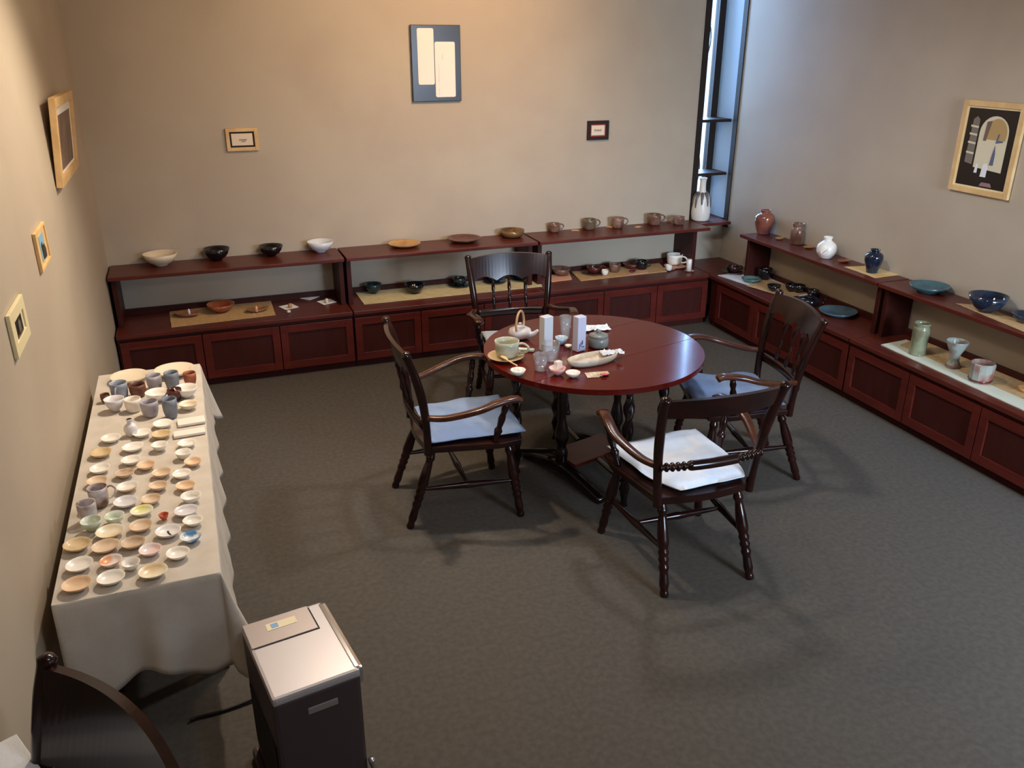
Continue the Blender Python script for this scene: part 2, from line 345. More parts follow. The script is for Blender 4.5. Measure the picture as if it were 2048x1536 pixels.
cloth('table_mat', [(3.313,5.994), (3.510,6.007), (3.547,6.117), (3.356,6.099)], .4485, M_peach_mat, 'small peach mat in front of the black mug', wav=.001, th=.002)
cloth('white_cloth', [(4.021,5.748), (4.134,5.030), (4.375,4.998), (4.387,5.733)], HC+.001, M_white_cloth, 'white cloth under the black bowls beside the far chair')
cloth('runner_mat', [(4.042,5.380), (4.132,4.974), (4.410,5.059), (4.301,5.492)], .447, M_mat_tan, 'tan runner lying over the white cloth', wav=.001, th=.002)
cloth('runner_mat', [(4.025,3.907), (3.970,2.819), (4.263,2.978), (4.251,3.926)], HC+.001, M_mat_pale, 'pale green runner along the front of the right-hand counter')
cloth('runner_mat', [(4.126,3.849), (4.096,2.842), (4.390,3.129), (4.376,3.933)], .447, M_mat_tan, 'tan runner under the grey green vases on the right', wav=.001, th=.002)
cloth('yellow_cloth', [(4.172,4.495), (4.161,4.189), (4.368,4.193), (4.378,4.448)], HS+.001, M_yellow_mat, 'yellow tan cloth under the small blue vase', th=.002, wav=.001)
cloth('table_mat', [(4.188,3.559), (4.104,3.025), (4.241,3.102), (4.297,3.464)], HS+.001, M_mat_tan, 'tan mat under the navy bowl on the right shelf', th=.002, wav=.001)

# ---------------------------------------------------------------- wall pictures
def frame(name, label, w, h, t, loc, rot, mf, border, inner, depth=.02, tilt=0):
    """local: x across, z up, -y toward the room; nested list inner = [(inset, mat, name)]"""
    o = thing(name, label, 'picture', loc, rot)
    if tilt: o.rotation_euler = (tilt, 0, rot)
    bm = box(-w/2, -w/2+border, -depth, 0, 0, h, bev=.002); abox(bm, w/2-border, w/2, -depth, 0, 0, h, bev=.002)
    abox(bm, -w/2+border, w/2-border, -depth, 0, 0, border, bev=.002); abox(bm, -w/2+border, w/2-border, -depth, 0, h-border, h, bev=.002)
    finish('frame_moulding', bm, mf, o)
    for k, (ins, m, nm) in enumerate(inner):
        ii = ins if isinstance(ins, tuple) else (ins, ins, ins, ins)
        finish(nm, box(-w/2+ii[0], w/2-ii[1], -depth*.45-.0015*(k+1), -depth*.45-.0015*k if k else 0, ii[2], h-ii[3]), m, o)
    return o
f1 = frame('framed_picture', 'small pale pine frame with cream sheet on the left of the back wall', .213, .152, 0, (.387, D-.002, 1.536), 0, M_pine, .024, [(.022, M_black, 'mount'), (.036, M_sheet, 'sheet')])
bm = box(-.02, .03, -.0145, -.012, .070, .078); abox(bm, -.005, .02, -.0145, -.012, .060, .066); finish('faint_mark', bm, M_ink, f1)
f2 = frame('framed_picture', 'small dark brown frame with red mount and cream label near the window', .188, .148, 0, (3.130, D-.002, 1.511), 0, M_black, .026, [(.024, M_red, 'mount'), (.036, M_sheet, 'sheet')])
bm = bmesh.new()
for k in range(7): abox(bm, -.032+k*.009, -.026+k*.009, -.0145, -.012, .066+(k % 2)*.002, .084-(k % 3)*.003)
finish('printed_word', bm, M_ink, f2)
sb = thing('wall_board', 'black lacquered board with two white paper strips, high on the back wall', 'sign', (1.798, D-.001, 1.834))
finish('board', box(-.185, .185, -.028, 0, 0, .520, bev=.004), M_lacquer, sb)
def rsheet(x0, x1, z0, z1, y, r=.012):
    P = []
    for cx, cz, a0 in ((x1-r, z1-r, 0), (x0+r, z1-r, 90), (x0+r, z0+r, 180), (x1-r, z0+r, 270)):
        for k in range(5): a = math.radians(a0+k*22.5); P.append((cx+r*math.cos(a), cz+r*math.sin(a)))
    bm = bmesh.new(); A = [bm.verts.new((x, y, z)) for x, z in P]; B = [bm.verts.new((x, y+.003, z)) for x, z in P]
    bm.faces.new(A); bm.faces.new(B[::-1])
    for i in range(len(P)): j = (i+1) % len(P); bm.faces.new((A[i], A[j], B[j], B[i]))
    return bm
a = finish('paper_strip', rsheet(-.140, -.018, .118, .498, -.031), M_paper, sb)
b = finish('paper_strip', rsheet(-.012, .140, .030, .408, -.031), M_paper, sb)
bm = bmesh.new(); rr = random.Random(2)
for x, z0, n in ((.045, .29, 3), (.015, .12, 9), (.015, .045, 3)):
    for k in range(n): abox(bm, x-.004, x+.003, -.0318, -.0309, z0+k*.016, z0+k*.016+rr.uniform(.004, .010))
finish('faint_writing', bm, mat('pale_ink', (206, 196, 196), .8), b)
# right wall photograph
P0 = rw(2.613, .004)
f3 = frame('framed_photograph', 'large pale wood frame with dark photograph of a bright arched window on the right wall', .425, .52, 0, (P0.x, P0.y, 1.415), RA, M_pine, .032, [(.030, M_creamf, 'mount'), (.042, M_photo_dark, 'photograph')])
def flat(name, pts, m, y, par):
    bm = bmesh.new(); A = [bm.verts.new((x, y, z)) for x, z in pts]; B = [bm.verts.new((x, y+.001, z)) for x, z in pts]
    bm.faces.new(A); bm.faces.new(B[::-1])
    for i in range(len(pts)): j = (i+1) % len(pts); bm.faces.new((A[i], A[j], B[j], B[i]))
    return finish(name, bm, m, par)
ph = [c for c in f3.children if c.name.startswith('photograph')][0]
def U(u, v): return (-.17+.34*u, .042+.436*v)
def arc(cu, cv, ru, rv, a0, a1, n=12): return [U(cu+ru*math.cos(math.radians(a0+(a1-a0)*k/n)), cv+rv*math.sin(math.radians(a0+(a1-a0)*k/n))) for k in range(n+1)]
flat('printed_arch', [U(.30, .25), U(.88, .22)]+arc(.59, .70, .29, .22, 0, 180), M_photo_cream, -.0130, ph)
flat('printed_arch', [U(.46, .62), U(.84, .62)]+arc(.64, .70, .21, .19, 0, 180), M_photo_tan, -.0136, ph)
flat('printed_curtain', [U(.40, .60), U(.46, .60), U(.52, .86), U(.42, .84)], M_photo_brown, -.0142, ph)
flat('printed_ladder', [U(.10, .30), U(.26, .28), U(.26, .86), U(.20, .90), U(.13, .86)], M_photo_grey, -.0130, ph)
for v in (.42, .55, .66, .76): flat('printed_rung', [U(.10, v), U(.26, v-.01), U(.26, v+.015), U(.10, v+.025)], M_photo_cream, -.0136, ph)
flat('printed_bottle', [U(.62, .30), U(.70, .30), U(.70, .44), U(.67, .56), U(.64, .44)], M_photo_blue, -.0142, ph)
flat('printed_bottle', [U(.48, .14), U(.60, .14), U(.60, .26), U(.57, .32), U(.50, .30)], M_photo_white, -.0142, ph)
flat('printed_bottle', [U(.34, .18), U(.40, .18), U(.40, .28), U(.36, .30)], M_photo_white, -.0142, ph)
flat('printed_plant', [U(.66, .58), U(.80, .60), U(.80, .62), U(.70, .62), U(.72, .70), U(.69, .70)], M_photo_blue, -.0142, ph)
flat('printed_bowl', [U(.50, .02), U(.76, .02), U(.72, .07), U(.54, .07)], mat('photo_pink', (150, 116, 118), .3), -.0136, ph)
# left wall pictures (local +x runs towards the back wall)
f4 = frame('framed_picture', 'large pine frame with brown picture, highest on the left wall', .80, .41, 0, (LX+.004, 4.98, 1.592), math.pi/2, M_pine, .045, [(.04, M_paper, 'mount'), ((.12, .10, .06, .09), M_photo_brown, 'picture')], depth=.03, tilt=.09)
f5 = frame('picture_block', 'small pale wood picture with blue sky and dark tree, middle of the left wall', .27, .155, 0, (LX+.001, 3.82, 1.395), math.pi/2, M_pine, .012, [(.010, M_pine, 'panel'), ((.08, .07, .025, .03), M_sky, 'print')], depth=.013)
flat('printed_tree', [(-.02, .03), (.05, .028), (.06, .06), (.03, .085), (.0, .075), (-.01, .10), (-.03, .09)], M_photo_dark, -.0115, f5)
f6 = frame('framed_picture', 'small cream frame with dark little photograph, lowest on the left wall', .27, .145, 0, (LX+.001, 3.06, 1.298), math.pi/2, M_creamf, .04, [(.03, M_creamf, 'mount'), ((.085, .075, .040, .040), M_photo_dark, 'photograph')], depth=.013)
flat('printed_figure', [(-.02, .055), (.02, .055), (.025, .08), (.0, .098), (-.015, .085)], M_photo_grey, -.0105, f6)

# ---------------------------------------------------------------- chairs
LEGP = [(0, .017), (.08, .018), (.12, .025), (.16, .017), (.30, .024), (.45, .027), (.52, .020), (.55, .028), (.58, .017), (.62, .026), (.66, .017), (.70, .025), (.74, .018), (.88, .022), (.93, .016), (.97, .021), (1, .017)]
SUPP = [(0, .014), (.2, .016), (.3, .022), (.38, .013), (.6, .019), (.75, .013), (.85, .018), (1, .013)]
STRP = [(0, .009), (.2, .013), (.45, .017), (.5, .021), (.55, .017), (.8, .013), (1, .009)]
def chair(label, loc, fwd, crest_h=.13, style='spindle', scale=1.0, group='wooden armchairs around the round table'):
    rot = math.atan2(-fwd[0], fwd[1])
    t = thing('armchair', label, 'chair', (loc[0], loc[1], 0), rot, group); t.scale = (scale,)*3
    # seat
    P = []
    for k in range(9): a = math.pi*k/8; P.append((.235*math.cos(math.pi-a) if 0 else -.235+.47*k/8, -.225-.03*math.sin(a)))
    P += [(.285, .12), (.27, .235), (.0, .255), (-.27, .235), (-.285, .12)]
    finish('seat', poly_slab(P, .405, .44, .008), M_chair, t)
    for s in (-1, 1):
        turned('leg', (s*.215, .18, .41), (s*.27, .235, 0), LEGP, M_chair, t)
        turned('leg', (s*.185, -.19, .41), (s*.215, -.33, 0), LEGP, M_chair, t)
        post = smoothpath([(s*.225, -.225, .40), (s*.235, -.228, .52), (s*.25, -.245, .68), (s*.268, -.288, .85), (s*.275, -.325, .950)], 26)
        finish('back_post', sweep(bmesh.new(), post, [interp([(0, .020), (.3, .019), (.55, .022), (.9, .020), (.96, .023), (1, .012)], i/25) for i in range(26)], 12, up=(0, 1, 0)), M_chair, t, smooth=True)
        arm = smoothpath([(s*.245, -.232, .600), (s*.285, -.14, .605), (s*.325, .0, .640), (s*.322, .10, .668), (s*.305, .19, .672), (s*.30, .225, .655)], 28)
        finish('arm', sweep(bmesh.new(), arm, [(interp([(0, .014), (.3, .020), (.75, .027), (.93, .030), (1, .016)], i/27), .014) for i in range(28)], 14, sq=.6), M_arm, t, smooth=True)
        turned('arm_support', (s*.262, .10, .438), (s*.312, .145, .655), SUPP, M_chair, t, 24)
        turned('stretcher', (s*.243, .207, .20), (s*.202, -.262, .20), STRP, M_chair, t, 20)
    turned('stretcher', (-.222, -.03, .20), (.222, -.03, .20), STRP, M_chair, t, 20)
    # crest rail, bowed to the back
    zt = .940
    def bow(x): return -.312-(.062 if style == 'bar' else .038)*(1-(x/.26)**2)
    bm = bmesh.new(); n = 24; R = []
    for i in range(n+1):
        x = -.262+.524*i/n; top = zt-.01+.018*(1-(x/.262)**2)
        low = zt-crest_h+(.030*abs(math.cos(x/.262*math.pi*1.5)) if style == 'spindle' else .010*(1-(x/.262)**2))
        y0 = bow(x); y1 = y0+(zt-low)*.30
        R.append([bm.verts.new(v) for v in ((x, y0-.011, top), (x, y0+.011, top), (x, y1+.011, low), (x, y1-.011, low))])
    for A, B in zip(R, R[1:]):
        for k in range(4): bm.faces.new((A[k], A[(k+1) % 4], B[(k+1) % 4], B[k]))
    bm.faces.new(R[0]); bm.faces.new(R[-1][::-1])
    finish('crest_rail', bm, M_chair, t)
    if style == 'spindle':
        zr = .565
        pts = [(x, -.245-.030*(1-(x/.24)**2), zr) for x in [-.235+.47*i/16 for i in range(17)]]
        finish('lower_rail', sweep(bmesh.new(), pts, (.011, .026), 8, sq=.6) if 0 else sweep(bmesh.new(), pts, [(.011, .026)]*17, 8, sq=.6), M_chair, t, smooth=True)
        for x in (-.11, 0, .11):
            a = Vector((x, -.245-.03*(1-(x/.24)**2), zr+.02)); b = Vector((x, bow(x)+.030, zt-crest_h+.02)); m = 40
            finish('spindle', sweep(bmesh.new(), line(a, b, m), [interp([(0, .008), (.15, .015), (.5, .010), (.85, .015), (1, .008)], i/(m-1)) for i in range(m)], 10, up=(0, 1, 0), lobes=2, turns=3, amp=.45), M_chair, t, smooth=True)
    else:
        zr = .60; m = 121
        pts = [(x, -.250-.028*(1-(x/.24)**2), zr) for x in [-.24+.48*i/(m-1) for i in range(m)]]
        def rr(i):
            q = abs(i/(m-1)-.5)*2
            return .010+.011*abs(math.sin(q*30)) if q > .45 else .023
        finish('lower_rail', sweep(bmesh.new(), pts, [rr(i) for i in range(m)], 12), M_chair, t, smooth=True)
    return t
chair('dark armchair with grey blue cushion on the left side of the round table', (1.145, 3.735), (.997, -.06))
chair('dark armchair with white cushion at the front of the round table, low crossbar back', (1.935, 2.92), (.05, 1), crest_h=.095, style='bar')
chair('dark armchair with grey blue cushion on the right side, back towards the right-hand cabinets', (2.67, 3.56), (-.965, .24), crest_h=.13)
chair('dark armchair behind the round table with its back to the back wall cabinets', (1.87, 4.785), (-.14, -.99), crest_h=.16)
chair('dark armchair cut off in the bottom left corner of the picture', (-.575, 1.41), (-.85, -.53), crest_h=.25, group=None)
def cushion(label, loc, fwd, m, w=.49, d=.46, th=.035, rnd=.0, skew=0, z0=.441, dz=0, group='chair cushions', pr=False):
    rot = math.atan2(-fwd[0], fwd[1]); n = 22; bm = bmesh.new(); rows = []
    for side in (1, -1):
        g = []
        for j in range(n+1):
            r = []
            for i in range(n+1):
                u, v = i/n*2-1, j/n*2-1
                ww = w/2*(1-.10*(1-(v+1)/2)); x = u*ww; y = v*d/2
                if v < 0: x *= math.sqrt(max(0, 1-rnd*v*v))
                e = (1-u**6)*(1-v**6)
                zz = th*.5+side*th*.5*max(0, e)**.4
                if side > 0: zz += .012*noise.noise((x*7, y*9, loc[0]*5))+.0
                zz = max(zz, 0)
                r.append(bm.verts.new((x+.008*noise.noise((y*7, 2, loc[0])), y+.008*noise.noise((x*7, 5, loc[1])), zz)))
            g.append(r)
        rows.append(g)
    for g, fl in zip(rows, (0, 1)):
        for j in range(n):
            for i in range(n): bm.faces.new((g[j][i], g[j][i+1], g[j+1][i+1], g[j+1][i]))
    bmesh.ops.remove_doubles(bm, verts=bm.verts, dist=1e-5)
    A, B = rows
    def edge(g): return [g[0][i] for i in range(n+1)]+[g[j][n] for j in range(1, n+1)]+[g[n][i] for i in range(n-1, -1, -1)]+[g[j][0] for j in range(n-1, 0, -1)]
    try:
        ea, eb = edge(A), edge(B)
        for k in range(len(ea)):
            l = (k+1) % len(ea)
            if ea[k].is_valid and eb[k].is_valid and ea[k] != eb[k] and ea[l].is_valid and eb[l].is_valid and ea[l] != eb[l]: bm.faces.new((ea[k], ea[l], eb[l], eb[k]))
    except ReferenceError: pass
    o = finish('seat_cushion', bm, m, None, (loc[0], loc[1], z0), rot, smooth=True); tag(o, label, 'cushion', group)
    return o
cushion('grey blue flat cushion on the armchair at the left of the round table', (1.175, 3.73), (1, -.06), M_cush_blue, .49, .47, th=.045)
c = cushion('white cushion with faint blue print on the front armchair', (1.955, 2.945), (-.04, 1), M_cush_white, .50, .50, rnd=.45, th=.045)
cushion('grey blue cushion on the armchair at the right of the round table', (2.64, 3.57), (-.965, .24), M_cush_blue, .49, .47, th=.045)
cushion('pale grey cushion on the armchair behind the round table', (1.865, 4.765), (-.14, -.99), M_cush_white, .46, .44)
bm = bmesh.new(); rr = random.Random(5)
# small side table at the bottom left with white sheet
st = thing('side_table', 'small wooden table beside the left wall under a white cloth, bottom left corner', 'table', (-.562, 1.859, 0), math.atan2(-.45, -.89)+math.pi)
# local x towards the left, local y towards the viewer's side
ux, uy = Vector((-.89, -.45, 0)), Vector((.45, -.89, 0))
st.rotation_euler = (0, 0, math.atan2(ux.y, ux.x))
finish('table_top', box(.02, .62, .02, .55, .69, .705), M_wood_dark, st)
for x in (.06, .57):
    for y in (.06, .50): finish('leg', box(x-.02, x+.02, y-.02, y+.02, 0, .69), M_wood_dark, st)
o = finish('white_sheet', box(0, .64, .0, .57, .7055, .712, bev=.002), M_white_cloth, None, (-.562, 1.859, 0)); o.rotation_euler = st.rotation_euler
tag(o, 'white sheet on the small side table in the bottom left corner', 'cloth')

# ---------------------------------------------------------------- round gate-leg table
TC = Vector((1.905, 3.79, 0)); TR = .585; TA = math.atan2(.26, .965)
tb = thing('round_table', 'round red mahogany table with twisted legs in the middle of the room', 'table', TC, TA)
def disc_part(x0, x1):
    P = []; n = 48
    def X(a): return (TR*math.cos(a), TR*math.sin(a))
    pts = [X(2*math.pi*k/160) for k in range(160)]
    pts = [p for p in pts if x0 <= p[1] <= x1]
    if x0 < -TR or x1 > TR:
        s = 1 if x1 > TR else -1; lim = x0 if s > 0 else x1; hx = math.sqrt(TR*TR-lim*lim)
        a0 = math.asin(lim/TR); 
        if s > 0: ang = [a0+(math.pi-2*a0)*k/n for k in range(n+1)]
        else: ang = [math.pi-a0+(math.pi+2*a0)*k/n for k in range(n+1)]
        return [X(a) for a in ang]
    hi, lo = math.asin(x1/TR), math.asin(x0/TR)
    return [X(lo+(hi-lo)*k/12) for k in range(13)]+[X(math.pi-hi+(hi-lo)*k/12) for k in range(13)]
finish('table_top', poly_slab(disc_part(-.20, .20), .702, .730, .002), M_table, tb)
finish('drop_leaf', poly_slab(disc_part(.2004, 9), .702, .730, .002), M_table, tb)
finish('drop_leaf', poly_slab(disc_part(-9, -.2004), .702, .730, .002), M_table, tb)
POST = [(0, .022), (.06, .032), (.12, .022), (.3, .026), (.5, .020), (.62, .034), (.72, .040), (.8, .022), (.88, .036), (1, .032)]
for x in (-.2, .2):
    turned('trestle_post', (x, 0, .64), (x, 0, .10), POST, M_tleg, tb, 40, 16)
    finish('apron_board', box(x-.015, x+.015, -.17, .17, .60, .70, bev=.003), M_tleg, tb)
    finish('foot', sweep(bmesh.new(), smoothpath([(x, -.34, .02), (x, -.2, .05), (x, 0, .075), (x, .2, .05), (x, .34, .02)], 24), [(.028, interp([(0, .018), (.5, .04), (1, .018)], i/23)) for i in range(24)], 12, sq=.6), M_tleg, tb, smooth=True)
finish('apron_board', box(-.2, .2, -.175, -.15, .61, .70), M_tleg, tb)
finish('apron_board', box(-.2, .2, .15, .175, .61, .70), M_tleg, tb)
finish('lower_shelf', box(-.19, .19, -.11, .11, .11, .13, bev=.003), M_wood, tb)
for (gx, gy) in ((.40, -.16), (-.36, .20), (.10, .42), (-.12, -.42)):
    m = 80
    finish('twisted_leg', sweep(bmesh.new(), line((gx, gy, .70), (gx, gy, 0.0), m), [interp([(0, .024), (.1, .024), (.12, .030), (.85, .030), (.88, .022), (1, .026)], i/(m-1)) for i in range(m)], 16, up=(0, 1, 0), lobes=2, turns=6, amp=.5), M_tleg, tb, smooth=True)
    L = math.hypot(gx, gy); k = .5
    finish('gate_rail', sweep(bmesh.new(), line((gx, gy, .14), (gx*.3, gy*.3, .12), 4), (.014), 8), M_tleg, tb)
    finish('gate_rail', sweep(bmesh.new(), line((gx, gy, .66), (gx*.4, gy*.4, .66), 4), (.014), 8), M_tleg, tb)

# ---------------------------------------------------------------- cloth covered display table on the left
X0, X1, Y0, Y1, ZT = -.548, -.072, 2.395, 4.36, .70
dt = thing('display_table', 'long narrow wooden table along the left wall hidden under the beige cloth', 'table', ((X0+X1)/2, (Y0+Y1)/2, 0))
hx, hy = (X1-X0)/2-.012, (Y1-Y0)/2-.012
finish('table_top', box(-hx, hx, -hy, hy, .665, .694), M_wood_dark, dt)
for x in (-hx+.04, hx-.04):
    for y in (-hy+.42, hy-.42): finish('leg', box(x-.022, x+.022, y-.022, y+.022, 0, .665), M_wood_dark, dt)
finish('side_rail', box(-hx+.02, hx-.02, -hy+.41, -hy+.43, .59, .665), M_wood_dark, dt)
def tablecloth():
    bm = bmesh.new(); per = []
    def add(x, y, nx, ny, dr, fl, s): per.append((x, y, nx, ny, dr, fl, s))
    r = .006
    n1, n2 = 40, 90
    s = 0
    for k in range(n1+1):   # near side, left to right
        f = k/n1; add(X0+(X1-X0)*f, Y0, 0, -1, .315+.03*math.sin(f*9), .02+.03*f, s); s += .012
    for k in range(1, 10):  # near right corner
        a = -math.pi/2+math.pi/2*k/10; e = math.sin(math.pi*k/10)
        add(X1, Y0, math.cos(a), math.sin(a), .33+.03*e, .05+.07*e, s); s += .010
    for k in range(n2+1):   # right side, near to far
        f = k/n2; add(X1, Y0+(Y1-Y0)*f, 1, 0, .30+.01*math.sin(f*20), .028+.005*math.sin(f*40), s); s += .020
    for k in range(1, 10):
        a = math.pi/2*k/10; e = math.sin(math.pi*k/10)
        add(X1, Y1, math.cos(a), math.sin(a), .32+.02*e, .03+.05*e, s); s += .010
    for k in range(n1+1):
        f = k/n1; add(X1-(X1-X0)*f, Y1, 0, 1, .28, .02, s); s += .012
    for k in range(1, 40):  # wall side: short drop
        f = k/40; add(X0, Y1-(Y1-Y0)*f, -1, 0, .25, -.0, s); s += .02
    rows = 14; G = []
    for (x, y, nx, ny, dr, fl, s) in per:
        c = []
        for q in range(rows+1):
            t = q/rows; amp = .022*t**.8
            fold = amp*(.25 if nx > .9 else .8)*(math.sin(s*26)+.5*math.sin(s*47+1)) if nx > -.9 else 0
            off = .004+fl*t**1.3+max(fold, -fl*t-.002) if nx > -.9 else .004
            if q == 0: off = 0
            z = ZT-dr*t if q else ZT
            c.append(bm.verts.new((x+nx*off, y+ny*off, z)))
        G.append(c)
    N = len(G)
    for i in range(N):
        j = (i+1) % N
        for q in range(rows): bm.faces.new((G[i][q], G[i][q+1], G[j][q+1], G[j][q]))
    bm.faces.new([c[0] for c in G])
    bmesh.ops.remove_doubles(bm, verts=bm.verts, dist=1e-5)
    return bm
tc = finish('tablecloth', tablecloth(), M_cloth); tag(tc, 'beige linen cloth draped over the long table by the left wall', 'tablecloth')
for p in tc.data.polygons: p.use_smooth = len(p.vertices) == 4
sm = tc.modifiers.new('thickness', 'SOLIDIFY'); sm.thickness = .003; sm.offset = -1

# ---------------------------------------------------------------- fan heater
HT = .54
ht = thing('fan_heater', 'boxy silver grey room heater in front of the cloth-covered table', 'heater', (.124, 2.152, 0), math.atan2(.07, .44))
hw, hl = .130, .185
finish('body', box(-hw, hw, -hl, hl, .03, HT-.02, bev=.012), M_heater_shaded, ht, smooth=False)
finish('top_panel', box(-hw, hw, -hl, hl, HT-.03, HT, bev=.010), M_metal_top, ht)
finish('seam', box(-hw+.01, hw-.045, .052, .056, HT-.004, HT+.0008), M_gap, ht)
finish('seam', box(hw-.049, hw-.045, .056, hl-.012, HT-.004, HT+.0008), M_gap, ht)
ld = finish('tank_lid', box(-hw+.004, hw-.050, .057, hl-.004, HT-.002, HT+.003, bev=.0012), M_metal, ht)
finish('sticker', box(-.062, .032, .115, .150, HT+.003, HT+.0040), M_sticker, ld)
finish('sticker_mark', box(-.048, -.026, .122, .144, HT+.004, HT+.0046), M_sticker_blue, ld)
finish('front_bezel', box(hw-.022, hw+.012, -hl+.005, hl-.005, HT-.060, HT+.001, bev=.012), M_chrome, ht)
finish('carry_slot', box(-.035, .055, -hl-.003, -hl+.004, HT-.095, HT-.072, bev=.003), M_metal, ht)
finish('base_tray', box(-hw-.022, hw+.022, -hl-.02, hl+.01, 0, .045, bev=.014), M_heater_shaded, ht)
for s in (-1, 1): finish('base_trim', sweep(bmesh.new(), smoothpath([(s*(hw+.006), -hl-.012, .20), (s*(hw+.018), -hl-.016, .14), (s*(hw+.022), -hl-.018, .06), (s*(hw+.012), -hl-.02, .02)], 14), .011, 10), M_chrome, ht, smooth=True)
finish('side_grille', box(-hw-.004, -hw+.01, -hl+.03, hl-.03, .10, .34, bev=.002), M_gap, ht)
cd = finish('power_cord', sweep(bmesh.new(), smoothpath([(*(-0.016,2.590), .012), (*(-0.096,2.575), .008), (*(-0.166,2.567), .008), (*(-0.217,2.568), .008), (*(-0.251,2.561), .008)], 40), .006, 8), M_cord, smooth=True)
tag(cd, 'black power cord on the carpet left of the heater', 'cord')

# ---------------------------------------------------------------- pottery and table things
def handle_bm(r, h, ang, out=.75, rad=.10):
    c, s = math.cos(ang), math.sin(ang); bm = bmesh.new()
    pts = [(r*.93, h*.82), (r*1.35, h*.86), (r*(1+out), h*.62), (r*1.55, h*.34), (r*.95, h*.22)]
    return sweep(bm, smoothpath([(a*c, a*s, z) for a, z in pts], 18), r*rad, 8, up=(-s, c, 0))
def openp(r, h, prof_out, prof_in): return [(a*r, b*h) for a, b in prof_out]+[(a*r, b*h) for a, b in prof_in]
FORMS = {
 'dish': ([(0, 0), (.5, 0), (.52, .12), (.82, .5), (1, 1)], [(.96, 1.0), (.80, .66), (.5, .38), (0, .32)]),
 'sbowl': ([(0, 0), (.4, 0), (.44, .1), (.78, .4), (1, 1)], [(.94, 1.0), (.72, .48), (.4, .24), (0, .2)]),
 'bplate': ([(0, 0), (.55, 0), (.57, .15), (.85, .5), (1, 1)], [(.97, 1.0), (.82, .68), (.6, .4), (0, .34)]),
 'saucer': ([(0, 0), (.45, 0), (.5, .2), (.85, .6), (1, 1)], [(.97, 1.0), (.8, .7), (.4, .42), (0, .4)]),
 'bowl': ([(0, 0), (.36, 0), (.38, .1), (.66, .28), (.86, .58), (1, 1)], [(.96, 1.0), (.81, .6), (.6, .32), (.3, .18), (0, .16)]),
 'dishbowl': ([(0, 0), (.6, 0), (.8, .15), (.95, .5), (1, 1)], [(.94, 1.0), (.88, .5), (.7, .26), (0, .2)]),
 'cup': ([(0, 0), (.68, 0), (.80, .08), (.96, .4), (1, .75), (.98, 1)], [(.90, 1.0), (.90, .7), (.84, .3), (.6, .14), (0, .12)]),
 'mug': ([(0, 0), (.72, 0), (.86, .1), (.95, .4), (.96, .75), (1, 1)], [(.92, 1.0), (.88, .7), (.86, .3), (.6, .12), (0, .1)]),
 'glass': ([(0, 0), (.76, 0), (.82, .05), (.92, .5), (1, 1)], [(.95, 1.0), (.87, .5), (.76, .12), (0, .10)]),
}
VASES = {  # (r/rmax, z/h) closed outer then mouth
 'budvase': [(0, 0), (.6, 0), (.95, .25), (1, .42), (.8, .62), (.42, .74), (.34, .86), (.48, 1), (.38, 1), (.26, .85), (.2, .7), (0, .7)],
 'vjar': [(0, 0), (.62, 0), (.70, .08), (.92, .35), (1, .58), (.92, .76), (.62, .88), (.48, .91), (.56, 1), (.46, 1), (.40, .91), (.3, .8), (0, .8)],
 'vbrown': [(0, 0), (.86, 0), (.92, .06), (1, .3), (.98, .6), (.82, .78), (.74, .86), (.92, 1), (.80, 1), (.62, .86), (.6, .6), (0, .6)],
 'vwhite': [(0, 0), (.5, 0), (.6, .03), (.92, .22), (1, .42), (.88, .64), (.52, .80), (.36, .86), (.46, 1), (.36, 1), (.26, .86), (.2, .75), (0, .75)],
 'vblue': [(0, 0), (.55, 0), (.62, .06), (.84, .34), (1, .62), (.88, .80), (.52, .90), (.44, .93), (.56, 1), (.46, 1), (.34, .92), (.3, .8), (0, .8)],
 'vcyl': [(0, 0), (.95, 0), (1, .05), (.96, .35), (1, .6), (.98, .82), (.86, .90), (.98, 1), (.86, 1), (.74, .9), (.8, .3), (0, .25)],
 'vtrump': [(0, 0), (.62, 0), (.66, .08), (.50, .22), (.44, .34), (.50, .52), (.78, .76), (1, 1), (.92, 1), (.70, .78), (.40, .5), (0, .4)],
 'vtumb': [(0, 0), (.80, 0), (.88, .08), (.94, .5), (.98, .95), (.94, 1), (.86, 1), (.84, .5), (.78, .15), (0, .12)],
 'slotvase': [(0, 0), (.80, 0), (.95, .08), (1, .22), (.90, .42), (.80, .56), (.50, .64), (.36, .70), (.32, .88), (.36, .97), (.42, 1), (.32, 1), (.26, .9), (0, .85)],
}
def onep(name, bm, m, P, smooth=True, rotz=0):
    return finish(name, bm, m, None, P, rotz, smooth)
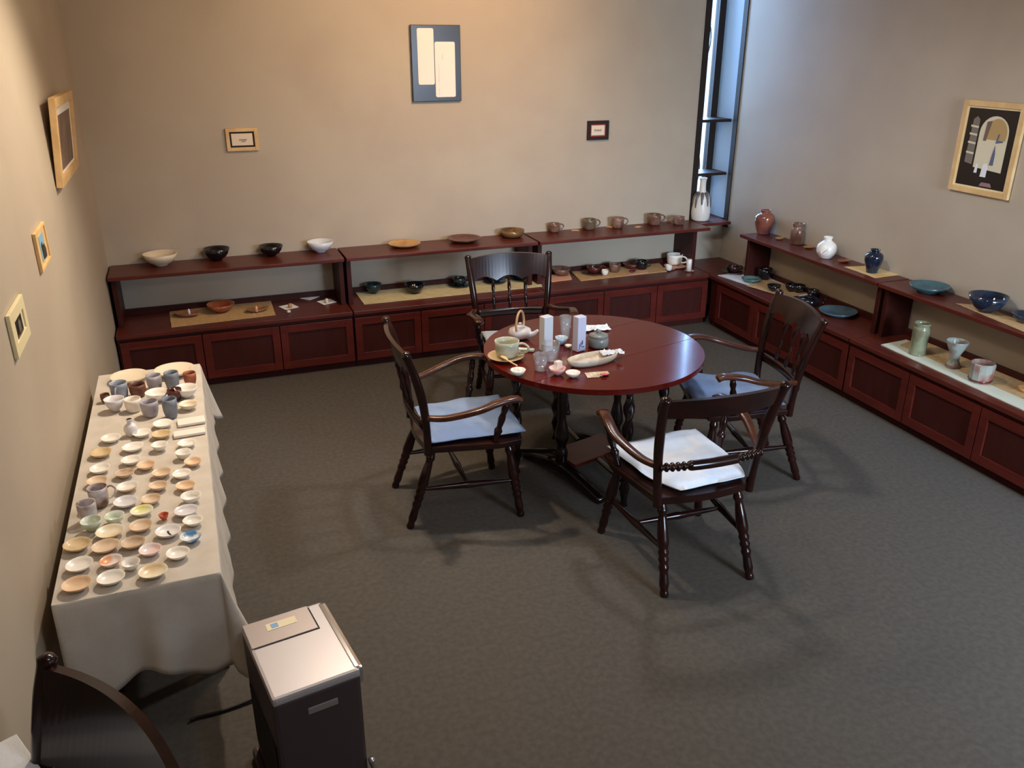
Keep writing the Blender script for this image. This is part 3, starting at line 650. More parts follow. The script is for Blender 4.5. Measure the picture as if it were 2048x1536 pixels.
ITEMS = [
('dish', -0.481, 2.455, 0.703, 0.0441, 0.02, 'peach', 'plate', 'plate', 'peach tan plate, nearest the wall in the nearest row of the cloth-covered table', 'small plates laid out on the cloth-covered table', {}),
('dish', -0.386, 2.455, 0.703, 0.0415, 0.02, 'white', 'plate', 'plate', 'cream white plate in the middle of the nearest row of plates', 'small plates laid out on the cloth-covered table', {}),
('dish', -0.265, 2.446, 0.703, 0.0436, 0.02, 'cream2', 'plate', 'plate', 'two-tone cream plate, rightmost of the nearest row of plates', 'small plates laid out on the cloth-covered table', {}),
('dish', -0.483, 2.566, 0.703, 0.0425, 0.02, 'white', 'plate', 'plate', 'white plate beside the wall, directly behind the nearest peach one', 'small plates laid out on the cloth-covered table', {}),
('dish', -0.392, 2.555, 0.703, 0.0349, 0.02, 'patch', 'plate', 'plate', 'white plate with orange patches, second row from the near edge', 'small plates laid out on the cloth-covered table', {}),
('sbowl', -0.331, 2.509, 0.703, 0.0284, 0.025, 'white', 'bowl', 'bowl', 'small glossy white dish beside the orange-patched plate', None, {}),
('dish', -0.192, 2.525, 0.703, 0.0371, 0.02, 'white', 'plate', 'plate', 'white plate nearest the front right corner of the cloth table', 'small plates laid out on the cloth-covered table', {}),
('dish', -0.501, 2.694, 0.703, 0.0442, 0.02, 'ochre', 'plate', 'plate', 'ochre plate by the wall, in front of the near mugs', 'small plates laid out on the cloth-covered table', {}),
('dish', -0.413, 2.651, 0.703, 0.0441, 0.02, 'tan', 'plate', 'plate', 'large tan plate right of the ochre plate', 'small plates laid out on the cloth-covered table', {}),
('dish', -0.33, 2.642, 0.703, 0.0395, 0.02, 'tan2', 'plate', 'plate', 'speckled tan plate between the large tan and the pinkish plates', 'small plates laid out on the cloth-covered table', {}),
('dish', -0.276, 2.578, 0.703, 0.0357, 0.02, 'pink', 'plate', 'plate', 'pinkish white glossy plate near the front of the table', 'small plates laid out on the cloth-covered table', {}),
('dish', -0.151, 2.613, 0.703, 0.035, 0.02, 'multi', 'plate', 'plate', 'white plate splashed with blue and green colours', 'small plates laid out on the cloth-covered table', {}),
('dish', -0.405, 2.742, 0.703, 0.0454, 0.02, 'cream2', 'plate', 'plate', 'wide cream tan plate just right of the green-white bowl', 'small plates laid out on the cloth-covered table', {}),
('dish', -0.309, 2.746, 0.703, 0.0392, 0.02, 'tan', 'plate', 'plate', 'tan plate left of the plate with the dark stroke', 'small plates laid out on the cloth-covered table', {}),
('dish', -0.221, 2.676, 0.703, 0.0421, 0.02, 'mark', 'plate', 'plate', 'white plate with one dark brush stroke', 'small plates laid out on the cloth-covered table', {}),
('dish', -0.142, 2.718, 0.703, 0.0344, 0.02, 'white', 'plate', 'plate', 'white plate right behind the colour-splashed plate', 'small plates laid out on the cloth-covered table', {}),
('sbowl', -0.394, 2.826, 0.703, 0.0328, 0.03, 'wgreen', 'bowl', 'bowl', 'small white bowl with green tinge right of the near mugs', None, {}),
('dish', -0.308, 2.851, 0.703, 0.0387, 0.02, 'yel', 'plate', 'plate', 'white plate with a yellow spot', 'small plates laid out on the cloth-covered table', {}),
('dish', -0.236, 2.791, 0.703, 0.0174, 0.02, 'red', 'plate', 'plate', 'tiny orange red dish among the pale plates', 'small plates laid out on the cloth-covered table', {}),
('dish', -0.162, 2.796, 0.703, 0.0422, 0.02, 'lav', 'plate', 'plate', 'lavender white plate, right edge of the table near the middle', 'small plates laid out on the cloth-covered table', {}),
('dish', -0.364, 2.938, 0.703, 0.043, 0.02, 'lav', 'plate', 'plate', 'lavender white plate right of the brown-mouthed mug', 'small plates laid out on the cloth-covered table', {}),
('dish', -0.28, 2.926, 0.703, 0.036, 0.02, 'tan', 'plate', 'plate', 'tan plate left behind the tiny red dish', 'small plates laid out on the cloth-covered table', {}),
('sbowl', -0.144, 2.883, 0.703, 0.0361, 0.028, 'white', 'bowl', 'bowl', 'glossy white shallow bowl at the right table edge', None, {}),
('dish', -0.363, 3.055, 0.703, 0.0389, 0.02, 'half', 'plate', 'plate', 'plate half white and half tan', 'small plates laid out on the cloth-covered table', {}),
('dish', -0.256, 3.023, 0.703, 0.0353, 0.02, 'tan', 'plate', 'plate', 'tan plate, third from the wall in the row with the half-white plate', 'small plates laid out on the cloth-covered table', {}),
('dish', -0.161, 2.987, 0.703, 0.0371, 0.02, 'peach', 'plate', 'plate', 'peach plate at the right edge, behind the glossy white bowl', 'small plates laid out on the cloth-covered table', {}),
('dish', -0.472, 3.141, 0.703, 0.0375, 0.02, 'tan', 'plate', 'plate', 'tan plate behind the pale mug, touching the wall side', 'small plates laid out on the cloth-covered table', {}),
('dish', -0.468, 3.246, 0.703, 0.0405, 0.02, 'white', 'plate', 'plate', 'white plate near the wall, just in front of the ochre-yellow plate', 'small plates laid out on the cloth-covered table', {}),
('dish', -0.378, 3.173, 0.703, 0.0363, 0.02, 'tan2', 'plate', 'plate', 'brownish tan plate in the middle rows, second from the wall', 'small plates laid out on the cloth-covered table', {}),
('dish', -0.245, 3.127, 0.703, 0.0363, 0.02, 'tan', 'plate', 'plate', 'tan plate left of the white one beside the right table edge', 'small plates laid out on the cloth-covered table', {}),
('dish', -0.173, 3.091, 0.703, 0.0363, 0.02, 'white', 'plate', 'plate', 'white plate in front of the peach plate by the right edge', 'small plates laid out on the cloth-covered table', {}),
('dish', -0.303, 3.214, 0.703, 0.035, 0.02, 'peach', 'plate', 'plate', 'peach plate in the centre of the middle rows', 'small plates laid out on the cloth-covered table', {}),
('dish', -0.131, 3.181, 0.703, 0.0353, 0.02, 'peach', 'plate', 'plate', 'small peach plate at the right edge of the middle rows', 'small plates laid out on the cloth-covered table', {}),
('dish', -0.359, 3.281, 0.703, 0.0374, 0.02, 'white', 'plate', 'plate', 'white plate left behind the central peach plate', 'small plates laid out on the cloth-covered table', {}),
('dish', -0.474, 3.393, 0.703, 0.0421, 0.02, 'ochre', 'plate', 'plate', 'ochre yellow plate beside the wall in the middle rows', 'small plates laid out on the cloth-covered table', {}),
('dish', -0.356, 3.402, 0.703, 0.0427, 0.02, 'white', 'plate', 'plate', 'white plate right behind another white one, far middle rows', 'small plates laid out on the cloth-covered table', {}),
('sbowl', -0.254, 3.366, 0.703, 0.0325, 0.028, 'white', 'bowl', 'bowl', 'small white bowl in the far middle rows', None, {}),
('sbowl', -0.164, 3.256, 0.703, 0.0319, 0.03, 'white', 'bowl', 'bowl', 'small glossy white bowl near the right edge, far middle rows', None, {}),
('dish', -0.15, 3.363, 0.703, 0.037, 0.02, 'white', 'plate', 'plate', 'white plate in front of the cream slabs', 'small plates laid out on the cloth-covered table', {}),
('dish', -0.445, 3.524, 0.703, 0.0395, 0.02, 'white', 'plate', 'plate', 'white plate beside the wall, left in front of the bud vase', 'small plates laid out on the cloth-covered table', {}),
('dish', -0.326, 3.531, 0.703, 0.0379, 0.02, 'white', 'plate', 'plate', 'white plate right in front of the bud vase', 'small plates laid out on the cloth-covered table', {}),
('dish', -0.249, 3.491, 0.703, 0.0399, 0.02, 'ochre', 'plate', 'plate', 'yellow tan plate in front of the farthest small white plate', 'small plates laid out on the cloth-covered table', {}),
('dish', -0.244, 3.601, 0.703, 0.0431, 0.02, 'white', 'plate', 'plate', 'farthest small white plate, behind the yellow tan one', 'small plates laid out on the cloth-covered table', {}),
('slab', -0.139, 3.484, 0.703, 0.0636, 0.012, 'white', 'slab', 'tray', 'narrow cream rectangular slab, nearer of two at the table edge', 'cream slabs', {'hh': 20}),
('slab', -0.129, 3.604, 0.703, 0.0568, 0.012, 'white', 'slab', 'tray', 'wide cream rectangular slab, farther of two at the table edge', 'cream slabs', {'hh': 26}),
('budvase', -0.367, 3.558, 0.703, 0.0231, 0.075, 'lav', 'bud_vase', 'vase', 'small round white bud vase with a dark mouth on the cloth table', None, {}),
('bplate', -0.399, 4.225, 0.703, 0.0881, 0.03, 'cream', 'serving_plate', 'plate', 'large oval cream platter at the far wall-side corner of the cloth table', None, {}),
('bplate', -0.192, 4.241, 0.703, 0.0948, 0.03, 'cream', 'serving_plate', 'plate', 'large oval cream platter at the far right corner of the cloth table', None, {}),
('cup', -0.201, 4.044, 0.703, 0.0333, 0.085, 'slate', 'cup', 'cup', 'slate blue cup in front of the right cream platter', 'cups at the far end of the cloth-covered table', {}),
('cup', -0.281, 4.073, 0.703, 0.0357, 0.07, 'greylav', 'cup', 'cup', 'pale grey cup between the two cream platters', 'cups at the far end of the cloth-covered table', {}),
('cup', -0.121, 4.075, 0.703, 0.0302, 0.06, 'terra', 'cup', 'cup', 'small terracotta cup at the far right of the cloth table', 'cups at the far end of the cloth-covered table', {}),
('mug', -0.431, 4.002, 0.703, 0.0393, 0.08, 'slateL', 'cup', 'cup', 'light slate blue mug beside the wall, handle towards the viewer', 'cups at the far end of the cloth-covered table', {'hand': -100}),
('cup', -0.353, 4.006, 0.703, 0.0374, 0.06, 'brown', 'cup', 'cup', 'brown terracotta cup right of the light slate mug', 'cups at the far end of the cloth-covered table', {}),
('bowl', -0.444, 3.857, 0.703, 0.0426, 0.06, 'lav', 'bowl', 'bowl', 'lavender white deep bowl in the near left of the cup cluster', 'cups at the far end of the cloth-covered table', {}),
('cup', -0.367, 3.828, 0.703, 0.0359, 0.06, 'white', 'cup', 'cup', 'white tea bowl right of the lavender bowl', 'cups at the far end of the cloth-covered table', {}),
('cup', -0.295, 3.746, 0.703, 0.0376, 0.07, 'greylav', 'cup', 'cup', 'grey lavender cup, third from the wall in the near cup row', 'cups at the far end of the cloth-covered table', {}),
('cup', -0.209, 3.694, 0.703, 0.0318, 0.09, 'slate', 'cup', 'cup', 'tall slate blue cup, rightmost of the near cup row', 'cups at the far end of the cloth-covered table', {}),
('cup', -0.191, 3.893, 0.703, 0.0323, 0.055, 'redbrown', 'cup', 'cup', 'small red brown cup behind the tall slate blue cup', 'cups at the far end of the cloth-covered table', {}),
('bowl', -0.268, 3.915, 0.703, 0.0508, 0.045, 'white', 'bowl', 'bowl', 'wide white bowl amid the cup cluster', 'cups at the far end of the cloth-covered table', {}),
('bowl', -0.141, 3.913, 0.703, 0.0513, 0.05, 'white', 'bowl', 'bowl', 'wide white bowl at the right edge by the terracotta cup', 'cups at the far end of the cloth-covered table', {}),
('bowl', -0.136, 3.761, 0.703, 0.0407, 0.03, 'cream', 'bowl', 'bowl', 'cream bowl with tan underside at the right edge of the cup cluster', 'cups at the far end of the cloth-covered table', {}),
('cup', -0.492, 3.98, 0.703, 0.0207, 0.04, 'brown', 'cup', 'cup', 'tiny brown cup wedged by the wall behind the lavender bowl', 'cups at the far end of the cloth-covered table', {}),
('mug', -0.451, 2.971, 0.703, 0.0338, 0.075, 'splash', 'cup', 'cup', 'pale mug with brown splash and brown inside, nearest the wall', 'cups at the far end of the cloth-covered table', {'hand': 20}),
('cup', -0.48, 2.876, 0.703, 0.0311, 0.07, 'splash', 'cup', 'cup', 'pale brown-splashed cup against the wall in front of the mug', 'cups at the far end of the cloth-covered table', {}),
('bowl', -0.464, 2.8, 0.703, 0.0339, 0.04, 'wgreen', 'bowl', 'bowl', 'grey green bowl tucked in front of the splashed cup by the wall', 'cups at the far end of the cloth-covered table', {}),
('bowl', -0.251, 6.19, 0.802, 0.1144, 0.085, 'cream', 'bowl', 'bowl', 'large cream bowl at the left end of the back shelf', None, {}),
('bowl', 0.119, 6.212, 0.802, 0.0921, 0.085, 'black', 'bowl', 'bowl', 'black glossy bowl second from left on the back shelf', None, {}),
('bowl', 0.492, 6.21, 0.802, 0.0867, 0.075, 'black', 'bowl', 'bowl', 'black glossy bowl beside the white bowl on the back shelf', None, {}),
('bowl', 0.847, 6.208, 0.802, 0.0958, 0.08, 'whiteb', 'bowl', 'bowl', 'bluish white bowl left of the first shelf seam', None, {}),
('bplate', 1.472, 6.18, 0.802, 0.1239, 0.025, 'tanw', 'plate', 'plate', 'tan brown plate with a golden sheen on the back shelf', None, {}),
('bplate', 1.946, 6.173, 0.802, 0.1311, 0.03, 'brown', 'plate', 'plate', 'dark brown plate in the middle of the back shelf', None, {}),
('dishbowl', 2.356, 6.203, 0.802, 0.101, 0.055, 'bronze', 'bowl', 'bowl', 'bronze brown shallow bowl left of the mugs on the back shelf', None, {}),
('mug', 2.743, 6.255, 0.802, 0.0492, 0.07, 'mugb', 'mug', 'mug', 'small brown mug, leftmost of the mugs on the back shelf', 'mugs in a row on the back shelf', {'hand': 0}),
('mug', 3.059, 6.248, 0.802, 0.056, 0.085, 'mugg', 'mug', 'mug', 'grey green brown mug, second from left on the back shelf', 'mugs in a row on the back shelf', {'hand': 0}),
('mug', 3.308, 6.219, 0.802, 0.0542, 0.085, 'mugp', 'mug', 'mug', 'pinkish brown mug in the middle of the shelf mugs', 'mugs in a row on the back shelf', {'hand': 0}),
('mug', 3.657, 6.224, 0.802, 0.0594, 0.09, 'mugb', 'mug', 'mug', 'largest brown mug, second from the window on the back shelf', 'mugs in a row on the back shelf', {'hand': 0}),
('mug', 3.865, 6.169, 0.802, 0.0511, 0.065, 'mugp', 'mug', 'mug', 'small pinkish brown mug next to the window frame', 'mugs in a row on the back shelf', {'hand': 180}),
('card', 2.927, 6.24, 0.802, 0.033, 0.008, 'peachc', 'price_card', 'card', 'small tan card on the back shelf right of the leftmost mug', 'cards between the mugs', {}),
('card', 3.266, 6.265, 0.802, 0.0336, 0.008, 'peachc', 'price_card', 'card', 'small tan card on the back shelf left of the pinkish brown mug', 'cards between the mugs', {}),
('card', 3.487, 6.183, 0.802, 0.0336, 0.008, 'peachc', 'price_card', 'card', 'small tan card on the back shelf left of the largest brown mug', 'cards between the mugs', {}),
('slotvase', 4.135, 6.258, 0.802, 0.0743, 0.36, 'whitev', 'bottle_vase', 'vase', 'white long-necked bottle vase with grey drips in the slot window', None, {}),
('ovdish', -0.133, 6.093, 0.448, 0.0951, 0.03, 'copper2', 'dish', 'dish', 'brown leaf-shaped dish at the left of the tan mat', None, {}),
('bowl', 0.097, 6.121, 0.448, 0.0965, 0.06, 'copper', 'bowl', 'bowl', 'shiny copper bowl in the middle of the tan mat', None, {}),
('ovdish', 0.341, 6.035, 0.448, 0.0825, 0.025, 'copper2', 'dish', 'dish', 'small brown dish with a stub at the right of the tan mat', None, {}),
('stick', -0.119, 6.066, 0.46, 0.0105, 0.05, 'whiteb', 'highlight_and_figure', 'ornament', 'small white upright piece standing for a highlight in the left brown dish', None, {}),  # upright highlight on the dish, shaped as a small white solid
('stick', 0.331, 5.992, 0.46, 0.0107, 0.045, 'peachc', 'highlight_and_figure', 'ornament', 'tiny clay figure in the right brown dish', None, {}),
('paper', 0.562, 6.086, 0.442, 0.0696, 0.004, 'paper', 'paper_square', 'paper', 'white paper square on the left counter, left one of three, beside the tan mat', 'white paper squares', {}),
('paper', 0.738, 6.282, 0.442, 0.0722, 0.004, 'paper', 'paper_square', 'paper', 'white paper square on the left counter, farthest back of three, without figure', 'white paper squares', {}),
('paper', 0.843, 6.117, 0.442, 0.0709, 0.004, 'paper', 'paper_square', 'paper', 'white paper square on the left counter, right one of three, by the cabinet seam', 'white paper squares', {}),
('stick', 0.569, 6.05, 0.447, 0.0164, 0.035, 'tanw', 'figurine', 'ornament', 'tiny tan figure on the left paper square', None, {}),
('stick', 0.841, 6.085, 0.447, 0.0167, 0.035, 'cream', 'figurine', 'ornament', 'tiny cream figure on the right paper square', None, {}),
('stick', 0.547, 5.945, 0.447, 0.0161, 0.015, 'pink', 'figurine', 'ornament', 'tiny pink figure on the left paper square front edge', None, {}),
('bowl', 1.22, 6.21, 0.448, 0.0653, 0.075, 'teal', 'bowl', 'bowl', 'deep teal bowl at the left end of the cream mat', None, {}),
('bowl', 1.518, 6.102, 0.448, 0.0768, 0.075, 'black', 'bowl', 'bowl', 'black bowl second from left on the cream mat', None, {}),
('cupsaucer', 1.904, 6.185, 0.448, 0.0516, 0.06, 'blackt', 'cup_and_saucer', 'cup', 'dark cup on its saucer, left of the chair back', 'dark cups on saucers on the cream mat', {'sl': 'dark saucer left of the chair back'}),
('cupsaucer', 2.199, 6.182, 0.448, 0.0532, 0.06, 'blackt', 'cup_and_saucer', 'cup', 'dark cup on its saucer, seen through the chair spindles on the left', 'dark cups on saucers on the cream mat', {'sl': 'dark saucer seen through the left of the chair back'}),
('cupsaucer', 2.434, 6.182, 0.448, 0.0532, 0.06, 'blackt', 'cup_and_saucer', 'cup', 'dark cup on its saucer, seen through the chair back on the right', 'dark cups on saucers on the cream mat', {'sl': 'dark saucer seen through the right of the chair back'}),
('bowl', 2.79, 6.196, 0.448, 0.0792, 0.06, 'mugb', 'bowl', 'bowl', 'brown bowl on the small peach mat right of the chair back', None, {}),
('cupsaucer', 3.08, 6.165, 0.448, 0.0645, 0.05, 'redbrown', 'cup_and_saucer', 'cup', 'dark red cup on a wide saucer at the back of the tan runner', None, {'sw': 1.7, 'sl': 'dark red wide saucer at the back of the tan runner'}),
('bplate', 3.452, 6.201, 0.448, 0.0744, 0.04, 'redbrown', 'bowl', 'bowl', 'wide dark red brown bowl behind the small brown cup', None, {}),
('cup', 3.26, 6.141, 0.448, 0.0483, 0.07, 'mugb', 'cup', 'cup', 'brown grey tumbler on the tan runner', None, {}),
('cup', 3.137, 6.08, 0.448, 0.0291, 0.04, 'white', 'cup', 'cup', 'tiny white cup at the front edge of the tan runner', None, {}),
('mug', 3.514, 6.136, 0.448, 0.0531, 0.075, 'black', 'mug', 'mug', 'black mug with right-hand handle on the runner', None, {'hand': 0}),
('ovdish', 3.384, 6.057, 0.452, 0.0378, 0.015, 'redbrown', 'dish', 'dish', 'tiny red brown dish in front of the black mug', None, {}),
('mug', 3.859, 6.178, 0.456, 0.0694, 0.085, 'white', 'mug', 'mug', 'large white coffee cup beside the shelf upright', None, {'hand': -60}),
('cup', 3.704, 6.01, 0.452, 0.0275, 0.045, 'white', 'cup', 'cup', 'small white cup in front of the large white coffee cup', None, {}),
('candle', 3.86, 5.947, 0.45, 0.0232, 0.1, 'white', 'candle', 'candle', 'white cylindrical candle near the counter corner', None, {}),
('saucer', 3.835, 6.124, 0.442, 0.0951, 0.012, 'pinkt', 'saucer', 'saucer', 'pinkish saucer under the large white coffee cup', None, {}),
('saucer', 3.741, 6.066, 0.442, 0.0513, 0.008, 'pinkt', 'saucer', 'saucer', 'small pinkish saucer under the small white cup', None, {}),
('saucer', 3.873, 5.953, 0.442, 0.0424, 0.006, 'pinkt', 'saucer', 'saucer', 'small white pink coaster under the candle', None, {}),
('cupsaucer', 4.184, 5.773, 0.448, 0.0546, 0.05, 'blackr', 'cup_and_saucer', 'cup', 'black cup with red brown foot at the corner end of the white cloth', None, {'sl': 'black saucer at the corner end of the white cloth'}),
('bplate', 4.147, 5.473, 0.448, 0.0768, 0.03, 'tealg', 'dish', 'dish', 'teal green dish on the white cloth', None, {}),
('cup', 4.3, 5.503, 0.448, 0.0613, 0.09, 'black', 'tea_jar', 'jar', 'tall round black jar at the back of the white cloth', None, {}),
('bowl', 4.143, 5.174, 0.448, 0.0524, 0.05, 'black', 'bowl', 'bowl', 'small black bowl just left of the far chair top', None, {}),
('bowl', 4.264, 5.121, 0.448, 0.0485, 0.06, 'black', 'bowl', 'bowl', 'small black bowl, middle of the three on the cloth', None, {}),
('bowl', 4.299, 5.079, 0.448, 0.0523, 0.06, 'black', 'bowl', 'bowl', 'black bowl, rightmost of the three on the cloth', None, {}),
('teapot', 4.156, 4.773, 0.448, 0.0735, 0.07, 'black', 'teapot', 'teapot', 'black teapot at the front end of the white cloth', None, {}),
('cup', 4.306, 4.915, 0.442, 0.0417, 0.07, 'black', 'cup', 'cup', 'black cup behind the black teapot', None, {}),
('bplate', 4.206, 4.522, 0.442, 0.1322, 0.035, 'bluep', 'plate', 'plate', 'large dusty blue plate on the right-hand counter', None, {}),
('vcyl', 4.106, 3.689, 0.448, 0.0461, 0.2, 'celadon', 'vase', 'vase', 'tall celadon green cylinder vase on the right-hand runner', None, {}),
('vtrump', 4.129, 3.437, 0.448, 0.0532, 0.16, 'celadon2', 'vase', 'vase', 'flared grey green vase with reddish foot on the right-hand runner', None, {}),
('vtumb', 4.09, 3.21, 0.448, 0.0569, 0.11, 'celadon3', 'cup', 'cup', 'faceted grey cup with red brown foot on the right-hand runner', None, {}),
('dish', 4.183, 2.993, 0.448, 0.0415, 0.03, 'tanw', 'dish', 'dish', 'tan dish at the right picture edge of the runner', None, {}),
('vjar', 4.314, 5.6, 0.802, 0.0483, 0.19, 'copperj', 'jar', 'vase', 'copper brown shouldered jar at the corner end of the right shelf', None, {'rr': 0.078}),
('ovdish', 4.299, 5.374, 0.802, 0.0434, 0.015, 'tanw', 'dish', 'dish', 'small tan dish between the copper jar and brown vase', None, {}),
('vbrown', 4.331, 5.206, 0.802, 0.0422, 0.155, 'mugb', 'vase', 'vase', 'brown cylinder vase with narrowed neck on the right shelf', None, {}),
('ovdish', 4.319, 5.047, 0.802, 0.0491, 0.012, 'tanw', 'dish', 'dish', 'small tan dish between the brown and white vases', None, {}),
('vwhite', 4.234, 4.759, 0.802, 0.0322, 0.15, 'white', 'vase', 'vase', 'round white bottle vase with moulded front on the right shelf', None, {}),
('ovdish', 4.268, 4.604, 0.802, 0.0531, 0.015, 'terra', 'dish', 'dish', 'orange brown oval dish right of the white vase', None, {}),
('vblue', 4.237, 4.303, 0.806, 0.0301, 0.155, 'navy', 'vase', 'vase', 'small dark blue vase on the yellow cloth of the right shelf', None, {}),
('bplate', 4.232, 3.809, 0.802, 0.1188, 0.045, 'tealp', 'plate', 'plate', 'large dark teal plate on the right shelf', None, {}),
('bowl', 4.214, 3.371, 0.802, 0.1063, 0.1, 'navy', 'bowl', 'bowl', 'large glossy navy bowl on the right shelf', None, {}),
('bowl', 4.252, 3.134, 0.802, 0.0832, 0.05, 'navy', 'bowl', 'bowl', 'navy bowl cut off by the right picture edge', None, {}),
('tpotb', 1.594, 4.07, 0.732, 0.0658, 0.07, 'lav', 'teapot', 'teapot', 'pale lavender teapot with an arched cane handle on the round table', None, {}),
('saucer', 1.409, 3.794, 0.732, 0.0953, 0.02, 'tanp', 'saucer', 'saucer', 'wide tan saucer under the celadon cup on the round table', None, {}),
('mug', 1.418, 3.803, 0.742, 0.0641, 0.085, 'celadonc', 'mug', 'mug', 'large celadon cup on the tan saucer of the round table', None, {'hand': -30}),
('sbowl', 1.386, 3.561, 0.732, 0.038, 0.028, 'white', 'bowl', 'bowl', 'small white bowl in front of the tan saucer', None, {}),
('packet', 1.55, 3.869, 0.732, 0.0396, 0.015, 'wgreen', 'folded_napkin', 'napkin', 'folded pale green white napkin beside the celadon cup', None, {}),
('glass', 1.515, 3.582, 0.732, 0.0383, 0.085, 'glass', 'tumbler', 'glass', 'clear glass tumbler nearest the front of the round table', None, {}),
('glass', 1.618, 3.702, 0.732, 0.0485, 0.09, 'glass', 'tumbler', 'glass', 'clear glass tumbler behind the nearest one', None, {}),
('box', 1.651, 3.838, 0.732, 0.0352, 0.19, 'whiteb', 'paper_roll_box', 'box', 'tall upright white box, left of two on the round table', None, {'hh': 22}),
('box', 1.815, 3.777, 0.732, 0.0339, 0.19, 'lavb', 'paper_roll_box', 'box', 'tall lavender white box with blue print, right of two', None, {'hh': 22}),
('glass', 1.823, 3.975, 0.732, 0.0327, 0.13, 'glass', 'goblet', 'glass', 'tall clear glass between the two upright boxes', None, {}),
('sbowl', 1.768, 3.9, 0.732, 0.035, 0.04, 'bluew', 'bowl', 'bowl', 'small blue white bowl between the upright boxes', None, {}),
('sbowl', 1.78, 3.834, 0.732, 0.0187, 0.015, 'white', 'bowl', 'dish', 'tiny white dish at the foot of the right upright box', None, {}),
('napkin', 2.048, 4.061, 0.732, 0.0823, 0.02, 'paper', 'napkin', 'napkin', 'crumpled white napkin behind the lidded jar', None, {}),
('lidjar', 1.938, 3.798, 0.732, 0.056, 0.075, 'greyjar', 'jar', 'jar', 'grey lidded jar on the round table', None, {}),
('boat', 1.802, 3.582, 0.732, 0.1497, 0.04, 'creamw', 'tray', 'tray', 'long cream boat-shaped tray on the round table', None, {}),
('napkin', 1.916, 3.597, 0.762, 0.059, 0.02, 'paper', 'napkin', 'napkin', 'folded white paper in the right end of the boat tray', None, {}),
('sbowl', 1.57, 3.502, 0.732, 0.0417, 0.035, 'pinkc', 'bowl', 'bowl', 'pink rimmed small bowl in front of the tumblers', None, {}),
('box', 1.579, 3.516, 0.745, 0.0209, 0.05, 'white', 'sugar_packet', 'packet', 'white packet standing in the pink bowl', None, {'hh': 12}),
('sbowl', 1.627, 3.443, 0.732, 0.0365, 0.025, 'white', 'bowl', 'bowl', 'small white bowl between the pink bowl and paper sachets', None, {}),
('sachets', 1.744, 3.428, 0.732, 0.0589, 0.012, 'creamw', 'sachet_pile', 'sachets', 'flat pale sachets with a pink one at the table front', None, {})]
rnd = random.Random(11)
def seg_of(r): return 28 if r < .05 else 40
